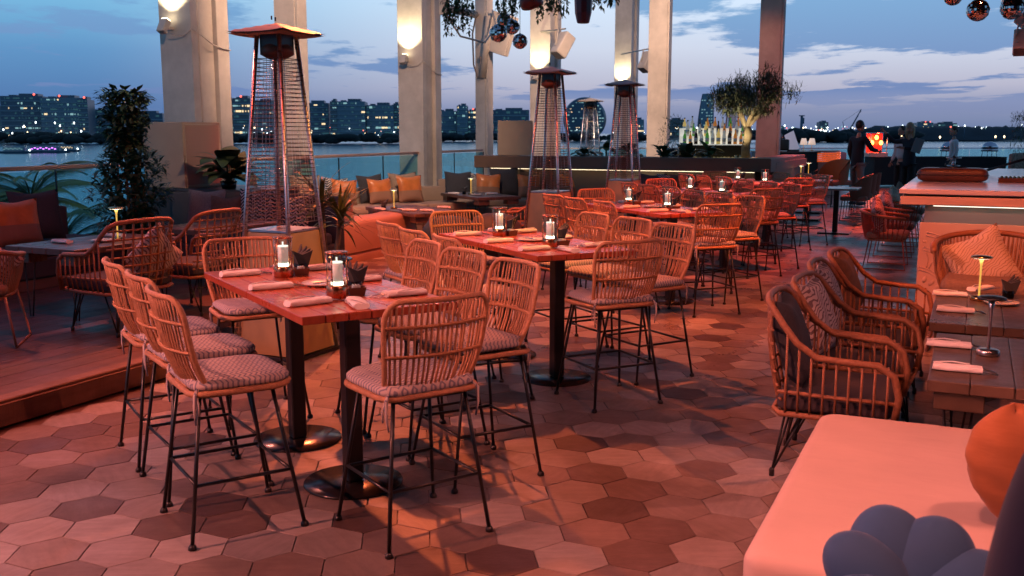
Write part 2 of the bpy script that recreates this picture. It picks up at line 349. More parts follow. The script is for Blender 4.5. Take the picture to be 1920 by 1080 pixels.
tm.add(hexv(r0, -.012) + hexv(r0, -.0015) + hexv(r0 - .0022, 0), [tuple(6 + i for i in ()) or (12, 13, 14, 15, 16, 17)] + [(k, (k + 1) % 6, (k + 1) % 6 + 6, k + 6) for k in range(6)] + [(k + 6, (k + 1) % 6 + 6, (k + 1) % 6 + 12, k + 12) for k in range(6)])
tile_me = tm.mesh('hexagonal_tile'); tile_me.materials.append(tile_mats)
cr, sr = math.cos(TR), math.sin(TR)
EDGE = [(-2.89, 5.39), (-2.05, 7.19)]
def platform(x, y):
    if y < 7.19: return x < -2.89 + (y - 5.39) * .466 + .10
    if y < 12.4: return x < -2.5 + (y - 7.36) * .06 - .0
    return False
def proj(x, y, z=0):
    a = R(8.97); dz = z - 1.65; dep = y * math.cos(a) - dz * math.sin(a); dn = -y * math.sin(a) - dz * math.cos(a)
    return 960 + 1850 * x / dep, 540 + 1850 * dn / dep, dep
cand = []
for j in range(-25, 75):
    for i in range(-70, 90):
        lx = TS * 3 ** .5 * (i + j / 2); ly = TS * 1.5 * j
        x = cr * lx - sr * ly + .34479; y = sr * lx + cr * ly + 3.9145
        if y < 1.5 or y > 17.5 or platform(x, y) or x < -4.6: continue
        u, v, d = proj(x, y)
        if -160 < u < 2080 and v < 1180: cand.append((d, x, y))
cand.sort()
rt = random.Random(3)
def tile_col():
    c = TILES[min(7, int(rt.choice([0, 1, 1, 2, 2, 3, 3, 4, 4, 5, 6, 7])))]; k = rt.uniform(.85, 1.1) * .80; return tuple(q * k for q in c)
far = MB(); tint = []
for n, (d, x, y) in enumerate(cand):
    u, v, _ = proj(x, y); c = tile_col(); rz = TR + rt.choice([0, PI, PI / 3, -PI / 3]) * 1.0
    dz = rt.uniform(-.0008, .0006); tx, ty = rt.uniform(-.002, .002), rt.uniform(-.002, .002)
    if n < 300:
        o = link('hexagonal_tile', tile_me, floor_o, (x, y, dz), (tx, ty, rz)); o.color = (*c, 1)
    else:
        M = Euler((tx, ty, TR)).to_matrix(); base = [M @ Vector(q) + Vector((x, y, dz)) for q in hexv(r0, -.006) + hexv(r0 - .001, 0)]
        far.add(base, [(6, 7, 8, 9, 10, 11)] + [(k, (k + 1) % 6, (k + 1) % 6 + 6, k + 6) for k in range(6)]); tint.append(c)
fo = far.build('hexagonal_tiles', tile_stuff_m, floor_o, kind='stuff')
at = fo.data.color_attributes.new('tint', 'FLOAT_COLOR', 'CORNER'); buf = []
for p in fo.data.polygons:
    buf += [*tint[p.index // 7], 1] * p.loop_total
at.data.foreach_set('color', buf)
# raised timber platform
PZ = .145
def plat_line(t): return Vector((-2.89, 5.39)) + AX * t
A0 = plat_line(-8); K = Vector((-2.05, 7.19)); K2 = K - WX * .5
pf = MB(); pf.prism([(A0.x - .1, A0.y + .05), (K.x - .1, K.y + .05), (K2.x, K2.y - .02), (-2.2, 12.35), (-5.9, 12.2), (-8.4, 6), (-8.4, -3)], -.01, PZ - .004)
po = pf.build('platform', mat('platform_decking', (.10, .04, .03), .48, noise=(1.2, .3, 6, (1, 1, 1)), bump=(5, .2)), kind='structure')
for k in range(2):                                               # two nosing boards along the step, jointed
    for s in range(5):
        a = A0 + AX * (s * 1.93); b = a + AX * 1.925
        q = MB(); ang = math.atan2(AX.y, AX.x); mid = (a + b) / 2 - WX * (.055 if k else .0)
        if k: q.box((0, 0, 0), (1.925, .108, .03), bev=.006)
        else: q.box((0, 0, 0), (1.925, .024, .13), bev=.004)
        o = q.build('plank', deck_m, po, (mid.x, mid.y, PZ - .006 if k else .068), (0, 0, ang))
for s in range(0, 16):                                           # boards of the deck, seen at a low angle
    a = A0 - WX * (.20 + s * .19) + AX * 3.5; q = MB(); q.box((0, 0, 0), (7.2 if s < 2 else 9.0, .186, .01))
    if s < 1: mid = a + AX * 2.2
    else: mid = a + AX * (2.2 if s < 2 else 2.9)
    q.build('plank', mat('deck_board_%d' % (s % 3), [(.095,.04,.03), (.08,.035,.027), (.088,.04,.025)][s % 3], .42, noise=(1.5, .35, 6, (1, 9, 1)), bump=(6, .25, (1, 9, 1))), po, (mid.x, mid.y, PZ + .001), (0, 0, R(65)))

# ------------------------------------------------------------------ water, far banks
water = MB(); water.prism([(-4000, 20), (4000, 20), (4000, 6000), (-4000, 6000)], -8.3, -8.0)
wm = mat('sea_water', (.06, .19, .25), .16, bump=(.35, .35, (1, 3.2, 1)), spec=.6)
wt = wm.node_tree; [setattr(n.inputs['Distance'], 'default_value', .5) for n in wt.nodes if n.type == 'BUMP']
wo_ = water.build('water', wm, kind='structure')
g2 = MB(); g2.prism([(-60, -30), (60, -30), (60, 33), (-60, 33)], -8.6, -7.7); g2.build('ground', mat('garden_earth', (.04, .045, .03), .9, noise=(.5, .4, 5)), kind='structure')
land_m = mat('bank_scrub', (.018, .028, .03), .95, noise=(.02, .4, 5)); sand_m = mat('bank_sand', (.16, .13, .10), .9, noise=(.02, .3, 4))
def bank(name, u0, u1, Y0, Y1, top, m, n=60, seed=1, rough_=1.):
    rr = random.Random(seed); b = MB(); fr = []; tp = []; bk = []
    for i in range(n + 1):
        u = u0 + (u1 - u0) * i / n; t = i / n; Yd = Y0 + (Y1 - Y0) * t
        fr.append((bear(u, Yd), Yd, -8.1)); h = top * (.75 + .5 * rr.random() * rough_)
        tp.append((bear(u, Yd + 30), Yd + 30, -8 + h)); bk.append((bear(u, Yd + 420), Yd + 420, -8 + h * .9))
    vs = fr + tp + bk; m_ = n + 1
    b.add(vs, [(i, i + 1, i + 1 + m_, i + m_) for i in range(n)] + [(i + m_, i + 1 + m_, i + 1 + 2 * m_, i + 2 * m_) for i in range(n)], True)
    return b.build(name, m, kind='structure')
bank('far_bank', -300, 1330, 800, 1300, 4.2, land_m, 90, 2, .5)
bank('right_bank', 1180, 2300, 1300, 900, 3.0, sand_m, 80, 3, .3)

# ------------------------------------------------------------------ city across the water
bw = {'a': mat('facade_blue_dusk', (.11, .19, .24), .4), 'b': mat('facade_dark', (.06, .11, .155), .35), 'c': mat('facade_pale', (.10, .13, .15), .5)}  # haze and dusk light are mixed into the facade and band colours
win_cool = mat('lit_window_cool', (0, 0, 0), emit=(.45, .85, .9), es=.55); win_warm = mat('lit_window_warm', (0, 0, 0), emit=(1, .75, .42), es=1.3); win_dim = mat('window_dim', (0, 0, 0), emit=(.06, .2, .26), es=.35)
slab_m = mat('floor_band', (.17, .26, .30), .5)
rb = random.Random(11)
def building(u0, u1, ytop, Y, depth, m, storeys, bays, label, lit=.22, warm=.3, crown=None, bands=True, group='office blocks across the water'):
    x0, x1 = bear(u0, Y), bear(u1, Y); W_ = x1 - x0; a = math.atan((540 - ytop) / 1850.) - R(8.97); H_ = 1.65 + math.tan(a) * Y + 5.5
    t = thing('office_building', ((x0 + x1) / 2, Y, -5.5), math.atan2(-(x0 + x1) / 2, Y) * .5, label, 'building', group)
    MB().box((0, depth / 2, H_ / 2), (W_, depth, H_)).build('wall', m, t)
    rf = MB(); rf.box((W_ * .1, depth / 2, H_ + 1.2), (W_ * .45, depth * .5, 2.4)); rf.box((-W_ * .3, depth / 2, H_ + .7), (W_ * .18, depth * .3, 1.4)); rf.build('roof_plant', bw['b'], t)
    sh = H_ / storeys
    if bands:
        for k in range(1, storeys): MB().box((0, -.25, k * sh), (W_ + .6, .8, sh * .2)).build('floor_band', slab_m, t)
    cool, wrm, dim = MB(), MB(), MB()
    bwid = W_ / bays
    for k in range(storeys):
        run = rb.random()
        for j in range(bays):
            r_ = rb.random(); xx = -W_ / 2 + (j + .5) * bwid; zc = (k + .56) * sh; ww = bwid * rb.choice([.18, .3, .45, .97, .97])
            trg = lit * (2.4 if run < .18 else .30)
            b = wrm if r_ < trg * warm else cool if r_ < trg else dim if r_ < .50 else None
            if b: b.box((xx, -.12, zc), (ww, .3, sh * rb.uniform(.22, .42)))
    for b, mm in ((cool, win_cool), (wrm, win_warm), (dim, win_dim)):
        if b.v: b.build('window', mm, t, kind='stuff')
    for q in (crown or []): MB().ell((W_ * q, 0, H_ + 1.4), (.9, .9, .9), 6, 4).build('roof_light', mat('red_beacon', (0, 0, 0), emit=(1, .12, .08), es=3), t)
    return t
building(8, 82, 180, 850, 40, bw['b'], 9, 13, 'broad dark glass office block at the left end of the skyline', .2, .2, (.3,))
building(82, 150, 183, 846, 40, bw['a'], 9, 12, 'blue glass office block joined to the broad dark one at the left', .28, .15, (.0,))
building(150, 167, 186, 849, 30, bw['b'], 9, 3, 'narrow dark end block beside the leftmost office buildings', .2, .5, (.2,))
building(-40, 7, 203, 870, 30, bw['a'], 7, 8, 'pale low block cut by the left edge of the picture', .25, .4)
building(230, 305, 212, 1000, 30, bw['b'], 4, 12, 'long low dark building behind the leafy bush and the first column', .08, .6)
building(178, 226, 205, 900, 30, bw['a'], 6, 6, 'small building behind the leafy potted bush', .25, .5)
building(418, 438, 188, 855, 30, bw['c'], 8, 4, 'slim block with bright white floors right beside the first column', .7, .35)
building(439, 470, 184, 850, 34, bw['c'], 8, 6, 'pale block with a red roof light left of the big heater', .4, .6, (.0,))
building(471, 516, 190, 860, 34, bw['a'], 8, 8, 'blue office block seen through the left side of the big heater', .3, .2)
building(517, 562, 196, 870, 30, bw['b'], 7, 8, 'dark block directly behind the post and the big heater', .15, .3)
building(563, 617, 193, 860, 36, bw['b'], 8, 8, 'very dark office block just right of the big heater', .08, .5)
building(620, 632, 190, 850, 30, bw['c'], 9, 3, 'thin lighter stair tower on the left of the banded office block', .3, .3)
building(632, 685, 190, 852, 40, bw['a'], 9, 8, 'banded blue office block in the middle of the left skyline', .12, .3)
building(688, 738, 197, 860, 36, bw['a'], 7, 9, 'lower office block with teal windows left of the second column', .25, .3)
building(736, 749, 196, 870, 30, bw['c'], 7, 3, 'white topped slim block against the second column', .4, .7)
building(822, 856, 208, 1050, 40, bw['a'], 6, 7, 'low block with a sloping bright roof right of the second column', .4, .2)
building(857, 877, 198, 1040, 40, bw['a'], 8, 4, 'tallest block between the second column and the steel post', .35, .2)
building(878, 897, 207, 1060, 40, bw['b'], 6, 4, 'block with red lights against the steel post', .4, .5, (0,))
building(921, 992, 206, 1100, 40, bw['b'], 5, 10, 'wide blue block above the tan speaker box', .15, .2)
building(1184, 1207, 224, 1200, 30, bw['a'], 4, 4, 'small lit building behind the third heater', .4, .6)
building(1247, 1282, 224, 1400, 30, bw['c'], 3, 8, 'long low building with a bright warm roofline behind the tall right post', .7, .95)
building(1440, 1470, 236, 1500, 30, bw['a'], 3, 6, 'distant low block right of the red lit post', .5, .3)
building(1536, 1552, 229, 1500, 30, bw['c'], 4, 3, 'distant small tower with white lights in the low skyline', .7, .1)
building(1720, 1748, 230, 1500, 30, bw['a'], 4, 5, 'distant block with red lights above the far trees', .4, .6, (0, .3))
building(1758, 1792, 231, 1500, 30, bw['c'], 3, 5, 'distant pale plant building right of the red lit block', .2, .3)
# round disc tower
dt = thing('round_tower', (bear(1096, 1150), 1150, -5), 0, 'round disc shaped glass tower on the skyline behind the far heater', 'building')
dr = 25.; dz_ = 1.65 + math.tan(math.atan((540 - 182) / 1850.) - R(8.97)) * 1150 + 5 - dr
def disc_pt(a, q): return (dr * math.cos(a), q, dz_ + dr * math.sin(a))
b = MB(); n_ = 48; prof = [(-9, .86), (-5, .97), (0, 1), (5, .97), (9, .86)]
vs = [(dr * k * math.cos(2 * PI * i / n_), q, dz_ + dr * k * math.sin(2 * PI * i / n_)) for q, k in prof for i in range(n_)]
b.add(vs, [(j * n_ + i, j * n_ + (i + 1) % n_, (j + 1) * n_ + (i + 1) % n_, (j + 1) * n_ + i) for j in range(4) for i in range(n_)], True)
b.add([(dr * .86 * math.cos(2 * PI * i / n_), q, dz_ + dr * .86 * math.sin(2 * PI * i / n_)) for q in (-9, 9) for i in range(n_)], [tuple(range(n_)), tuple(range(2 * n_ - 1, n_ - 1, -1))]); b.build('wall', mat('disc_glass', (.03, .08, .12), .3), dt)
b = MB(); b2 = MB()
for k in range(12):
    z = dz_ + dr * (-.8 + k * .14); hw = math.sqrt(max(0, (dr * .86) ** 2 - (z - dz_) ** 2))
    for j in range(14):
        x = -hw + (j + .5) * hw / 7
        if rb.random() < .45: (b2 if rb.random() < .12 else b).box((x, -9.2, z), (hw / 7 * rb.uniform(.4, .9), .4, rb.uniform(.5, 1.2)))
b.build('window', win_cool, dt, kind='stuff'); b2.build('window', win_warm, dt, kind='stuff')
# leaning curved tower behind the bottles
ct = thing('curved_tower', (bear(1323, 1250), 1250, -5), 0, 'slender curved blue tower behind the glass heater by the bottles', 'building')
b = MB(); Hc = 54
b.grid(lambda s, t: ((-10 + 5.5 * t * t) + s * (20 - 7 * t * t), -4 * math.sin(s * PI), Hc * t), 8, 12); b.grid(lambda s, t: ((-10 + 5.5 * t * t) + s * (20 - 7 * t * t), 6, Hc * t), 2, 12); b.build('wall', bw['a'], ct)
b = MB()
for k in range(12):
    for j in range(5):
        if rb.random() < .5: b.box((-6 + j * 3, -4.3, 4 + k * 3.8), (1.6, .3, .9))
b.build('window', win_cool, ct, kind='stuff')
# lights scattered along the banks
lm = {0: win_cool, 1: win_warm, 2: mat('street_light_white', (0, 0, 0), emit=(.85, .97, 1), es=6), 3: mat('street_light_warm', (0, 0, 0), emit=(1, .72, .4), es=5), 4: mat('small_red_light', (0, 0, 0), emit=(1, .15, .1), es=4)}
groups = {2: MB(), 3: MB(), 4: MB(), 0: MB()}
for k in range(520):
    u = rb.choice([rb.uniform(0, 170), rb.uniform(420, 750), rb.uniform(820, 1000), rb.uniform(420, 1000), rb.uniform(1060, 1210), rb.uniform(1240, 1570), rb.uniform(1440, 1570), rb.uniform(1330, 1560), rb.uniform(1570, 1850)])
    Yd = rb.uniform(830, 900) if u < 760 else rb.uniform(1050, 1500)
    v = rb.gauss(250, 6.5) if u < 1240 else rb.gauss(245, 4); v = min(v, 262) if u > 500 else min(v, 258)
    if u > 1570: v = rb.gauss(240, 2.5)
    z = 1.65 + math.tan(math.atan((540 - v) / 1850.) - R(8.97)) * Yd
    r_ = Yd / 1850. * rb.choice([.5, .6, .8, 1.0, 1.4]); key = rb.choice([2, 2, 2, 3, 3, 0, 0, 4]) if u < 1000 else rb.choice([2, 2, 0, 0, 3, 2, 4 if rb.random() < .4 else 2])
    groups[key].ell((bear(u, Yd), Yd - 14, z), (r_, r_, r_), 6, 4)
for k, b in groups.items(): b.build('distant_lights', lm[k], kind='stuff')
LAMPW = ['first from the left edge', 'second from the left edge', 'third from the left edge', 'fourth from the left edge', 'fifth from the left edge', 'sixth from the left edge', 'seventh from the left edge', 'beside the leafy bush', 'left of the blond woman', 'above the man in white', 'at the right edge above the hedge', 'left of the dark blazer man', 'just above the dark blazer man', 'right of the heat lamps, low', 'right of the woman, low', 'right of the man in white, low', 'right of the man in white, paired']
for (u, v, Yd) in ((30, 243, 830), (46, 250, 830), (68, 237, 830), (90, 230, 830), (125, 231, 830), (134, 236, 830), (160, 231, 830), (172, 246, 830), (1277 + 400, 236, 1000), (1791, 236, 1000), (1895, 234, 1000), (1605, 248, 1000), (1620, 252, 1000), (1670, 256, 700), (1740, 257, 700), (1857, 256, 700), (1841, 256, 700)):
    z = 1.65 + math.tan(math.atan((540 - v) / 1850.) - R(8.97)) * Yd; x = bear(u, Yd)
    t = thing('street_lamp', (x, Yd - 20, -5), 0, 'tall lit lamp post on the far bank, %s' % LAMPW.pop(0), 'street lamp', 'lamp posts on the far bank')
    MB().tube([(0, 0, 0), (0, 0, z + 5)], .22, 5).build('post', bw['b'], t)
    MB().ell((0, 0, z + 5), (.55, .55, .9), 6, 4).build('lamp_head', lm[2] if v < 255 else lm[3], t)
# trees and scrub along the banks (a mass nobody could count) and the wooded rise at the right
def treeline(name, u0, u1, Y, base_v, n, h0, h1, seed, zb=-7):
    rr = random.Random(seed); b = MB()
    for k in range(n):
        u = rr.uniform(u0, u1); Yd = Y + rr.uniform(-25, 25); h = rr.uniform(h0, h1); wd = h * rr.uniform(.8, 2.2)
        for q in range(3): b.ell((bear(u, Yd) + rr.uniform(-wd, wd) * .5, Yd, zb + h * rr.uniform(.3, .7)), (wd * rr.uniform(.3, .6), wd * .4, h * rr.uniform(.25, .5)), 7, 5)
    return b.build(name, mat('far_foliage', (.012, .022, .022), .95), kind='stuff')
treeline('bank_trees', -30, 760, 815, 258, 150, 4, 9, 5); treeline('bank_trees', 800, 1240, 1030, 258, 90, 4, 9, 6)
treeline('bank_trees', 1430, 1700, 960, 255, 120, 5, 12, 8)
hill = MB(); rr = random.Random(4); hs = []
for i in range(121):
    u = 1545 + (2300 - 1545) * i / 120; hs.append((u, 5 + 10 * min(1, i / 14) + rr.uniform(-1.2, 1.4)))
vs = []
for u, h in hs: vs += [(bear(u, 1060), 1060, -7), (bear(u, 1085), 1085, -7 + h * .8), (bear(u, 1120), 1120, -7 + h), (bear(u, 1500), 1500, -7 + h)]
hill.add(vs, [(i * 4 + q, (i + 1) * 4 + q, (i + 1) * 4 + q + 1, i * 4 + q + 1) for i in range(120) for q in range(3)], True)
hill.build('wooded_hill', mat('wooded_hill', (.014, .026, .034), .95, noise=(.06, .5, 4)), kind='structure')
# crane and chimney
cr_ = thing('crane', (bear(1590, 1000), 1000, -6), 0, 'lattice boom crane rising beyond the wooded bank', 'crane')
zc = 1.65 + math.tan(math.atan((540 - 205) / 1850.) - R(8.97)) * 1000 + 6; xb = bear(1612, 1000) - bear(1590, 1000)
b = MB(); b.tube([(0, 0, 8), (xb, 0, zc)], [.5, .35], 5); b.tube([(1.6, 0, 8), (xb + .3, 0, zc)], .3, 5); b.tube([(.8, 1.4, 8), (xb + .1, .3, zc)], .3, 5)
for k in range(9): b.tube([(xb * k / 9 + (0 if k % 2 else 1.2), 0, 8 + (zc - 8) * k / 9), (xb * (k + 1) / 9 + (1.0 if k % 2 else 0), 0, 8 + (zc - 8) * (k + 1) / 9)], .25, 4)
b.build('boom', bw['b'], cr_)
b = MB(); b.box((0, 0, 6.5), (8, 6, 5)); b.tube([(-3, 0, 8), (-6, 0, 18)], .3, 4); b.tube([(-6, 0, 18), (xb, 0, zc)], .12, 4); b.build('machine_house', mat('crane_green', (.05, .10, .11), .6), cr_)
chm = thing('chimney', (bear(1502, 1000), 1000, -6), 0, 'slim dark chimney stack left of the crane', 'chimney')
zc = 1.65 + math.tan(math.atan((540 - 217) / 1850.) - R(8.97)) * 1000 + 6
MB().tube([(0, 0, 0), (0, 0, zc)], [1.6, 1.3], 8).build('stack', bw['b'], chm); b = MB(); b.box((0, 0, zc), (5, 3, 1)); b.box((1.6, 0, zc - 5), (1.6, 2, 6)); b.build('platform_rail', bw['b'], chm)
# boats
def boat(u, v, Yd, Lg, label, glow):
    a = math.atan((v - 540) / 1850.) + R(8.97); t = thing('boat', (bear(u, Yd), Yd, -8), R(4), label, 'boat', 'boats on the water')
    MB().add([(-Lg / 2, -1.6, 1), (Lg / 2 - 1, -1.6, 1), (Lg / 2 + 1, 0, 1.2), (Lg / 2 - 1, 1.6, 1), (-Lg / 2, 1.6, 1), (-Lg / 2, -1.2, -.1), (Lg / 2 - 2, -1.2, -.1), (Lg / 2 - .6, 0, -.1), (Lg / 2 - 2, 1.2, -.1), (-Lg / 2, 1.2, -.1)], [(0, 1, 2, 3, 4), (0, 5, 6, 1), (1, 6, 7, 2), (2, 7, 8, 3), (3, 8, 9, 4), (4, 9, 5, 0)]).build('hull', bw['b'], t)
    b = MB(); b.box((0, 0, 1.9), (Lg * .6, 2.2, 1.6)); b.box((0, 0, 3.1), (Lg * .7, 2.6, .2)); b.build('cabin', bw['a'], t)
    b = MB()
    for k in range(9): b.box((-Lg * .27 + k * Lg * .06, -1.15, 1.9 + .5 * (k % 2)), (Lg * .04, .1, .35))
    b.build('lamp', glow, t); MB().ell((Lg * .42, -.5, 1.5), (.4, .4, .4), 6, 4).build('bow_light', lm[2], t)
purple = mat('purple_boat_lights', (0, 0, 0), emit=(.65, .2, 1), es=3.5)
boat(84, 284, 470, 22, 'dark boat with a purple lit cabin on the water at left', purple)
boat(125, 283, 500, 12, 'small dark boat with white and yellow lights right of the purple one', win_warm)
boat(26, 287, 460, 16, 'low unlit boat nearest the left edge of the picture', lm[0])

# ------------------------------------------------------------------ counter stool in rattan
cush_m = wave_mat('woven_cushion_fabric', (.52, .45, .42), (.20, .20, .26), 46, kind='flatzig', thr=.62)
def sback(s, t, off=0.):
    t2 = t
    x = s * (.185 + .045 * math.sin(min(1, t * 1.2) * PI / 2)); z = .615 + .40 * t2
    y = -.175 - .04 * math.sin(min(1, t * 2) * PI / 2) - .075 * t + .055 * s * s + off
    return Vector((x, y, z))
def make_stool():
    t = thing('counter_stool')
    for sx_ in (-1, 1):
        for sy in (-1, 1):
            q = MB(); q.tube([(sx_ * .165, sy * .15 - .01, .60), (sx_ * .235, sy * .235, .012)], .0085, 6); q.build('leg', black_metal, t)
            MB().lathe([(.017, 0), (.017, .012), (.011, .022)], 8, (sx_ * .235, sy * .235, 0)).build('foot', black_metal, t)
    k = 1 - .26 / .6; fx = .165 + .07 * (1 - .25 / .6); fy = .15 + .085 * (1 - .25 / .6)
    cs = [(-fx, -fy, .25), (fx, -fy, .25), (fx, fy - .01, .25), (-fx, fy - .01, .25)]
    for i in range(4): MB().tube([cs[i], cs[(i + 1) % 4]], .0075, 6).build('footrest_bar', black_metal, t)
    q = MB(); q.tube([(-.165, -.16, .6), (.165, -.16, .6), (.165, .14, .6), (-.165, .14, .6)], .009, 6, True); q.build('seat_frame', black_metal, t)
    rim = []
    for (a0, a1, c, r_) in ((-90, 0, (.15, -.13), .07), (0, 90, (.115, .11), .11), (90, 180, (-.115, .11), .11), (180, 270, (-.15, -.13), .07)):
        rim += arc(c, r_, a0, a1, 5, .622)
    q = MB(); q.tube(rim, .0135, 7, True); q.build('seat_rim', rattan, t)
    q = MB(); q.add([Vector((x, y, .618)) for x, y, z in rim] + [Vector((x, y, .607)) for x, y, z in rim], [tuple(range(24)), tuple(range(47, 23, -1))]); q.build('seat_weave', rattan_dk, t)
    # cushion: soft rounded slab
    q = MB(); m_ = 24; prof = [(.3, -.001), (.92, .0), (1.0, .014), (1.0, .028), (.94, .042), (.7, .050), (.35, .052)]
    vs = [(x * kk, y * kk + .004, .628 + zz_) for kk, zz_ in prof for (x, y, z) in rim]
    q.add(vs, [(i * m_ + j, i * m_ + (j + 1) % m_, (i + 1) * m_ + (j + 1) % m_, (i + 1) * m_ + j) for i in range(6) for j in range(m_)] + [tuple(range(6 * m_, 7 * m_))], True)
    cu = q.build('cushion', cush_m, t)
    for sx_ in (-1, 1):
        q = MB(); q.tube([(sx_ * .19, -.17, .65), (sx_ * .215, -.19, .62), (sx_ * .215, -.195, .56), (sx_ * .205, -.19, .50)], [.006, .009, .006, .004], 5)
        q.tube([(sx_ * .205, -.185, .63), (sx_ * .225, -.18, .59), (sx_ * .222, -.178, .54)], .004, 5); q.build('tie_cord', cush_m, cu)
    # back
    fr = [sback(-1, a / 6 * .80) for a in range(7)]
    for i in range(1, 6): a = PI / 2 * i / 6; fr.append(sback(-1 + .26 * (1 - math.cos(a)), .80 + .20 * math.sin(a)))
    fr += [sback(-.74 + 1.48 * i / 8, 1) for i in range(9)]
    for i in range(5, 0, -1): a = PI / 2 * i / 6; fr.append(sback(1 - .26 * (1 - math.cos(a)), .80 + .20 * math.sin(a)))
    fr += [sback(1, a / 6 * .80) for a in range(6, -1, -1)]
    q = MB(); q.tube(fr, .0118, 7); q.build('back_frame', rattan, t)
    rr = random.Random(5)
    for i in range(19):
        s = -.91 + 1.82 * i / 18; top = 1 if abs(s) < .74 else .80 + .20 * math.sqrt(max(0, 1 - ((abs(s) - .74) / .26) ** 2))
        pts = [sback(s, 0, .02) - Vector((0, -.02, .0))] + [sback(s + rr.uniform(-.006, .006), top * f_, rr.uniform(-.002, .002)) for f_ in (.12, .3, .5, .7, .85, .985)]
        q = MB(); q.tube(pts, .0054, 5); q.build('cane', rattan, t)
    for tt, w_ in ((.44, .97), (.74, .97)):
        q = MB()
        for ph in (0, 1):
            pts = [sback(-w_ + 2 * w_ * i / 34, tt + (.012 if (i + ph) % 2 else -.012), (-.011 if (i + ph) % 2 else .009)) for i in range(35)]
            q.tube(pts, .0065, 5)
        q.build('woven_band', rattan, t)
    q = MB(); pts = [sback(-.98 + 1.96 * i / 34, .03 + (.012 if i % 2 else -.008), (-.013 if i % 2 else .006)) for i in range(35)]; q.tube(pts, .0085, 5); q.build('lower_band', rattan, t)
    freeze(t); return t
stool0 = make_stool(); used = [False]
GS = 'rattan counter stools around the bar tables'
def place_stool(x, y, ang, label):
    if not used[0]:
        used[0] = True; stool0.location = (x, y, 0); stool0.rotation_euler = (0, 0, fac(ang)); tag(stool0, label, 'stool', GS); return stool0
    return dup(stool0, (x, y, 0), fac(ang), label, GS)
stool0['category'] = 'stool'

# ------------------------------------------------------------------ square bar table, seven planks on a post
def make_bar_table():
    t = thing('bar_table')
    for i in range(7):
        x = -.365 + .73 * (i + .5) / 7
        q = MB(); q.box((x, 0, .881), (.73 / 7 - .005, .776, .036), bev=.003); q.build('plank', plank_m, t)
    for sy in (-1, 1): MB().box((0, sy * .25, .852), (.62, .06, .02)).build('batten', black_metal, t)
    MB().box((0, 0, .432), (.078, .078, .83), bev=.006).build('pole', black_metal, t)
    MB().box((0, 0, .845), (.3, .3, .008)).build('top_plate', black_metal, t)
    MB().lathe([(.232, 0), (.236, .006), (.232, .013), (.05, .016)], 40).build('base_plate', mat('black_base_plate', (.014, .012, .012), .22), t)
    freeze(t); return t
bt0 = make_bar_table(); bt0['category'] = 'table'; ub = [False]

# ------------------------------------------------------------------ table settings
frost = mat('glowing_glass_core', (.8, .85, .8), .3, emit=(.95, 1, .82), es=.14)
glow = mat('lamp_led', (0, 0, 0), emit=(1, .95, .72), es=6)
clear = glass('clear_glass')
def make_lantern():
    t = thing('lantern_lamp'); t.scale = (1.08, 1.08, 1.16)
    MB().lathe([(.044, 0), (.047, .004), (.047, .042), (.044, .048), (.02, .05)], 20).build('brass_base', copper, t)
    MB().lathe([(.026, .05), (.026, .062)], 14).build('led_ring', glow, t)
    MB().lathe([(.025, .063), (.025, .138)], 14).build('glass_core', frost, t)
    MB().lathe([(.0255, .138), (.0255, .143), (.004, .145), (.004, .160)], 14).build('core_cap', mat('core_cap_glow', (0, 0, 0), emit=(1, .97, .8), es=1.3), t)
    MB().lathe([(.0445, .049), (.0445, .176)], 20).build('glass_shade', clear, t)
    for k in range(4):
        a = PI / 4 + k * PI / 2; MB().tube([(.046 * math.cos(a), .046 * math.sin(a), .04), (.046 * math.cos(a), .046 * math.sin(a), .18)], .0035, 5).build('bar', copper, t)
    MB().lathe([(.038, .182), (.048, .182), (.048, .176), (.038, .176), (.038, .182)], 20).build('top_ring', copper, t)
    freeze(t); return t
def make_napkin():
    t = thing('napkin_roll')
    q = MB()
    def f(s, a):
        th = 2 * PI * s; x = (a - .5) * .20; rx, rz = .036, .0165
        p = 1 + .06 * math.sin(3 * th + 9 * a) + (.10 if s > .9 else 0); e = 1 if .03 < a < .97 else .93
        cc_, ss_ = math.cos(th), math.sin(th); se = lambda q_: math.copysign(abs(q_) ** .55, q_); return (x + .004 * math.sin(5 * a + th), rx * se(cc_) * p * e, .0135 + .0135 * se(ss_) * e * (1 + .10 * math.sin(7 * a + 3 * cc_)))
    q.grid(f, 20, 10); n_ = 21
    q.add([f(i / 20, 0) for i in range(20)], [tuple(range(20))]); q.add([f(i / 20, 1) for i in range(20)], [tuple(range(19, -1, -1))])
    q.build('cloth', linen, t)
    q = MB(); q.tube([(-.098, 0, .031), (-.02, .03, .034), (.05, .036, .027), (.06, .038, .005)], .003, 4); q.build('fold_edge', linen, t)
    for k, yy in enumerate((-.012, .004, .016)):
        q = MB(); q.tube([(.09, yy, .016), (.125, yy * 1.6, .010), (.165 - .01 * k, yy * 2.2, .004)], [.0022, .0024, .0040], 5); q.build('cutlery_handle', steel, t)
    freeze(t); return t
plate_m = mat('glazed_plate', (.62, .57, .50), .25)
def make_plate():
    t = thing('plate')
    MB().lathe([(.0, .006), (.06, .006), (.072, .009), (.10, .017), (.102, .015), (.075, .003), (.05, 0), (.0, 0)], 28).build('dish', plate_m, t)
    q = MB(); q.tube([(-.05, -.02, .013), (.13, .05, .017)], [.004, .0022], 5); q.build('knife', steel, t)
    freeze(t); return t
nap_dk = mat('charcoal_napkin', (.018, .020, .024), .8, sheen=.3)
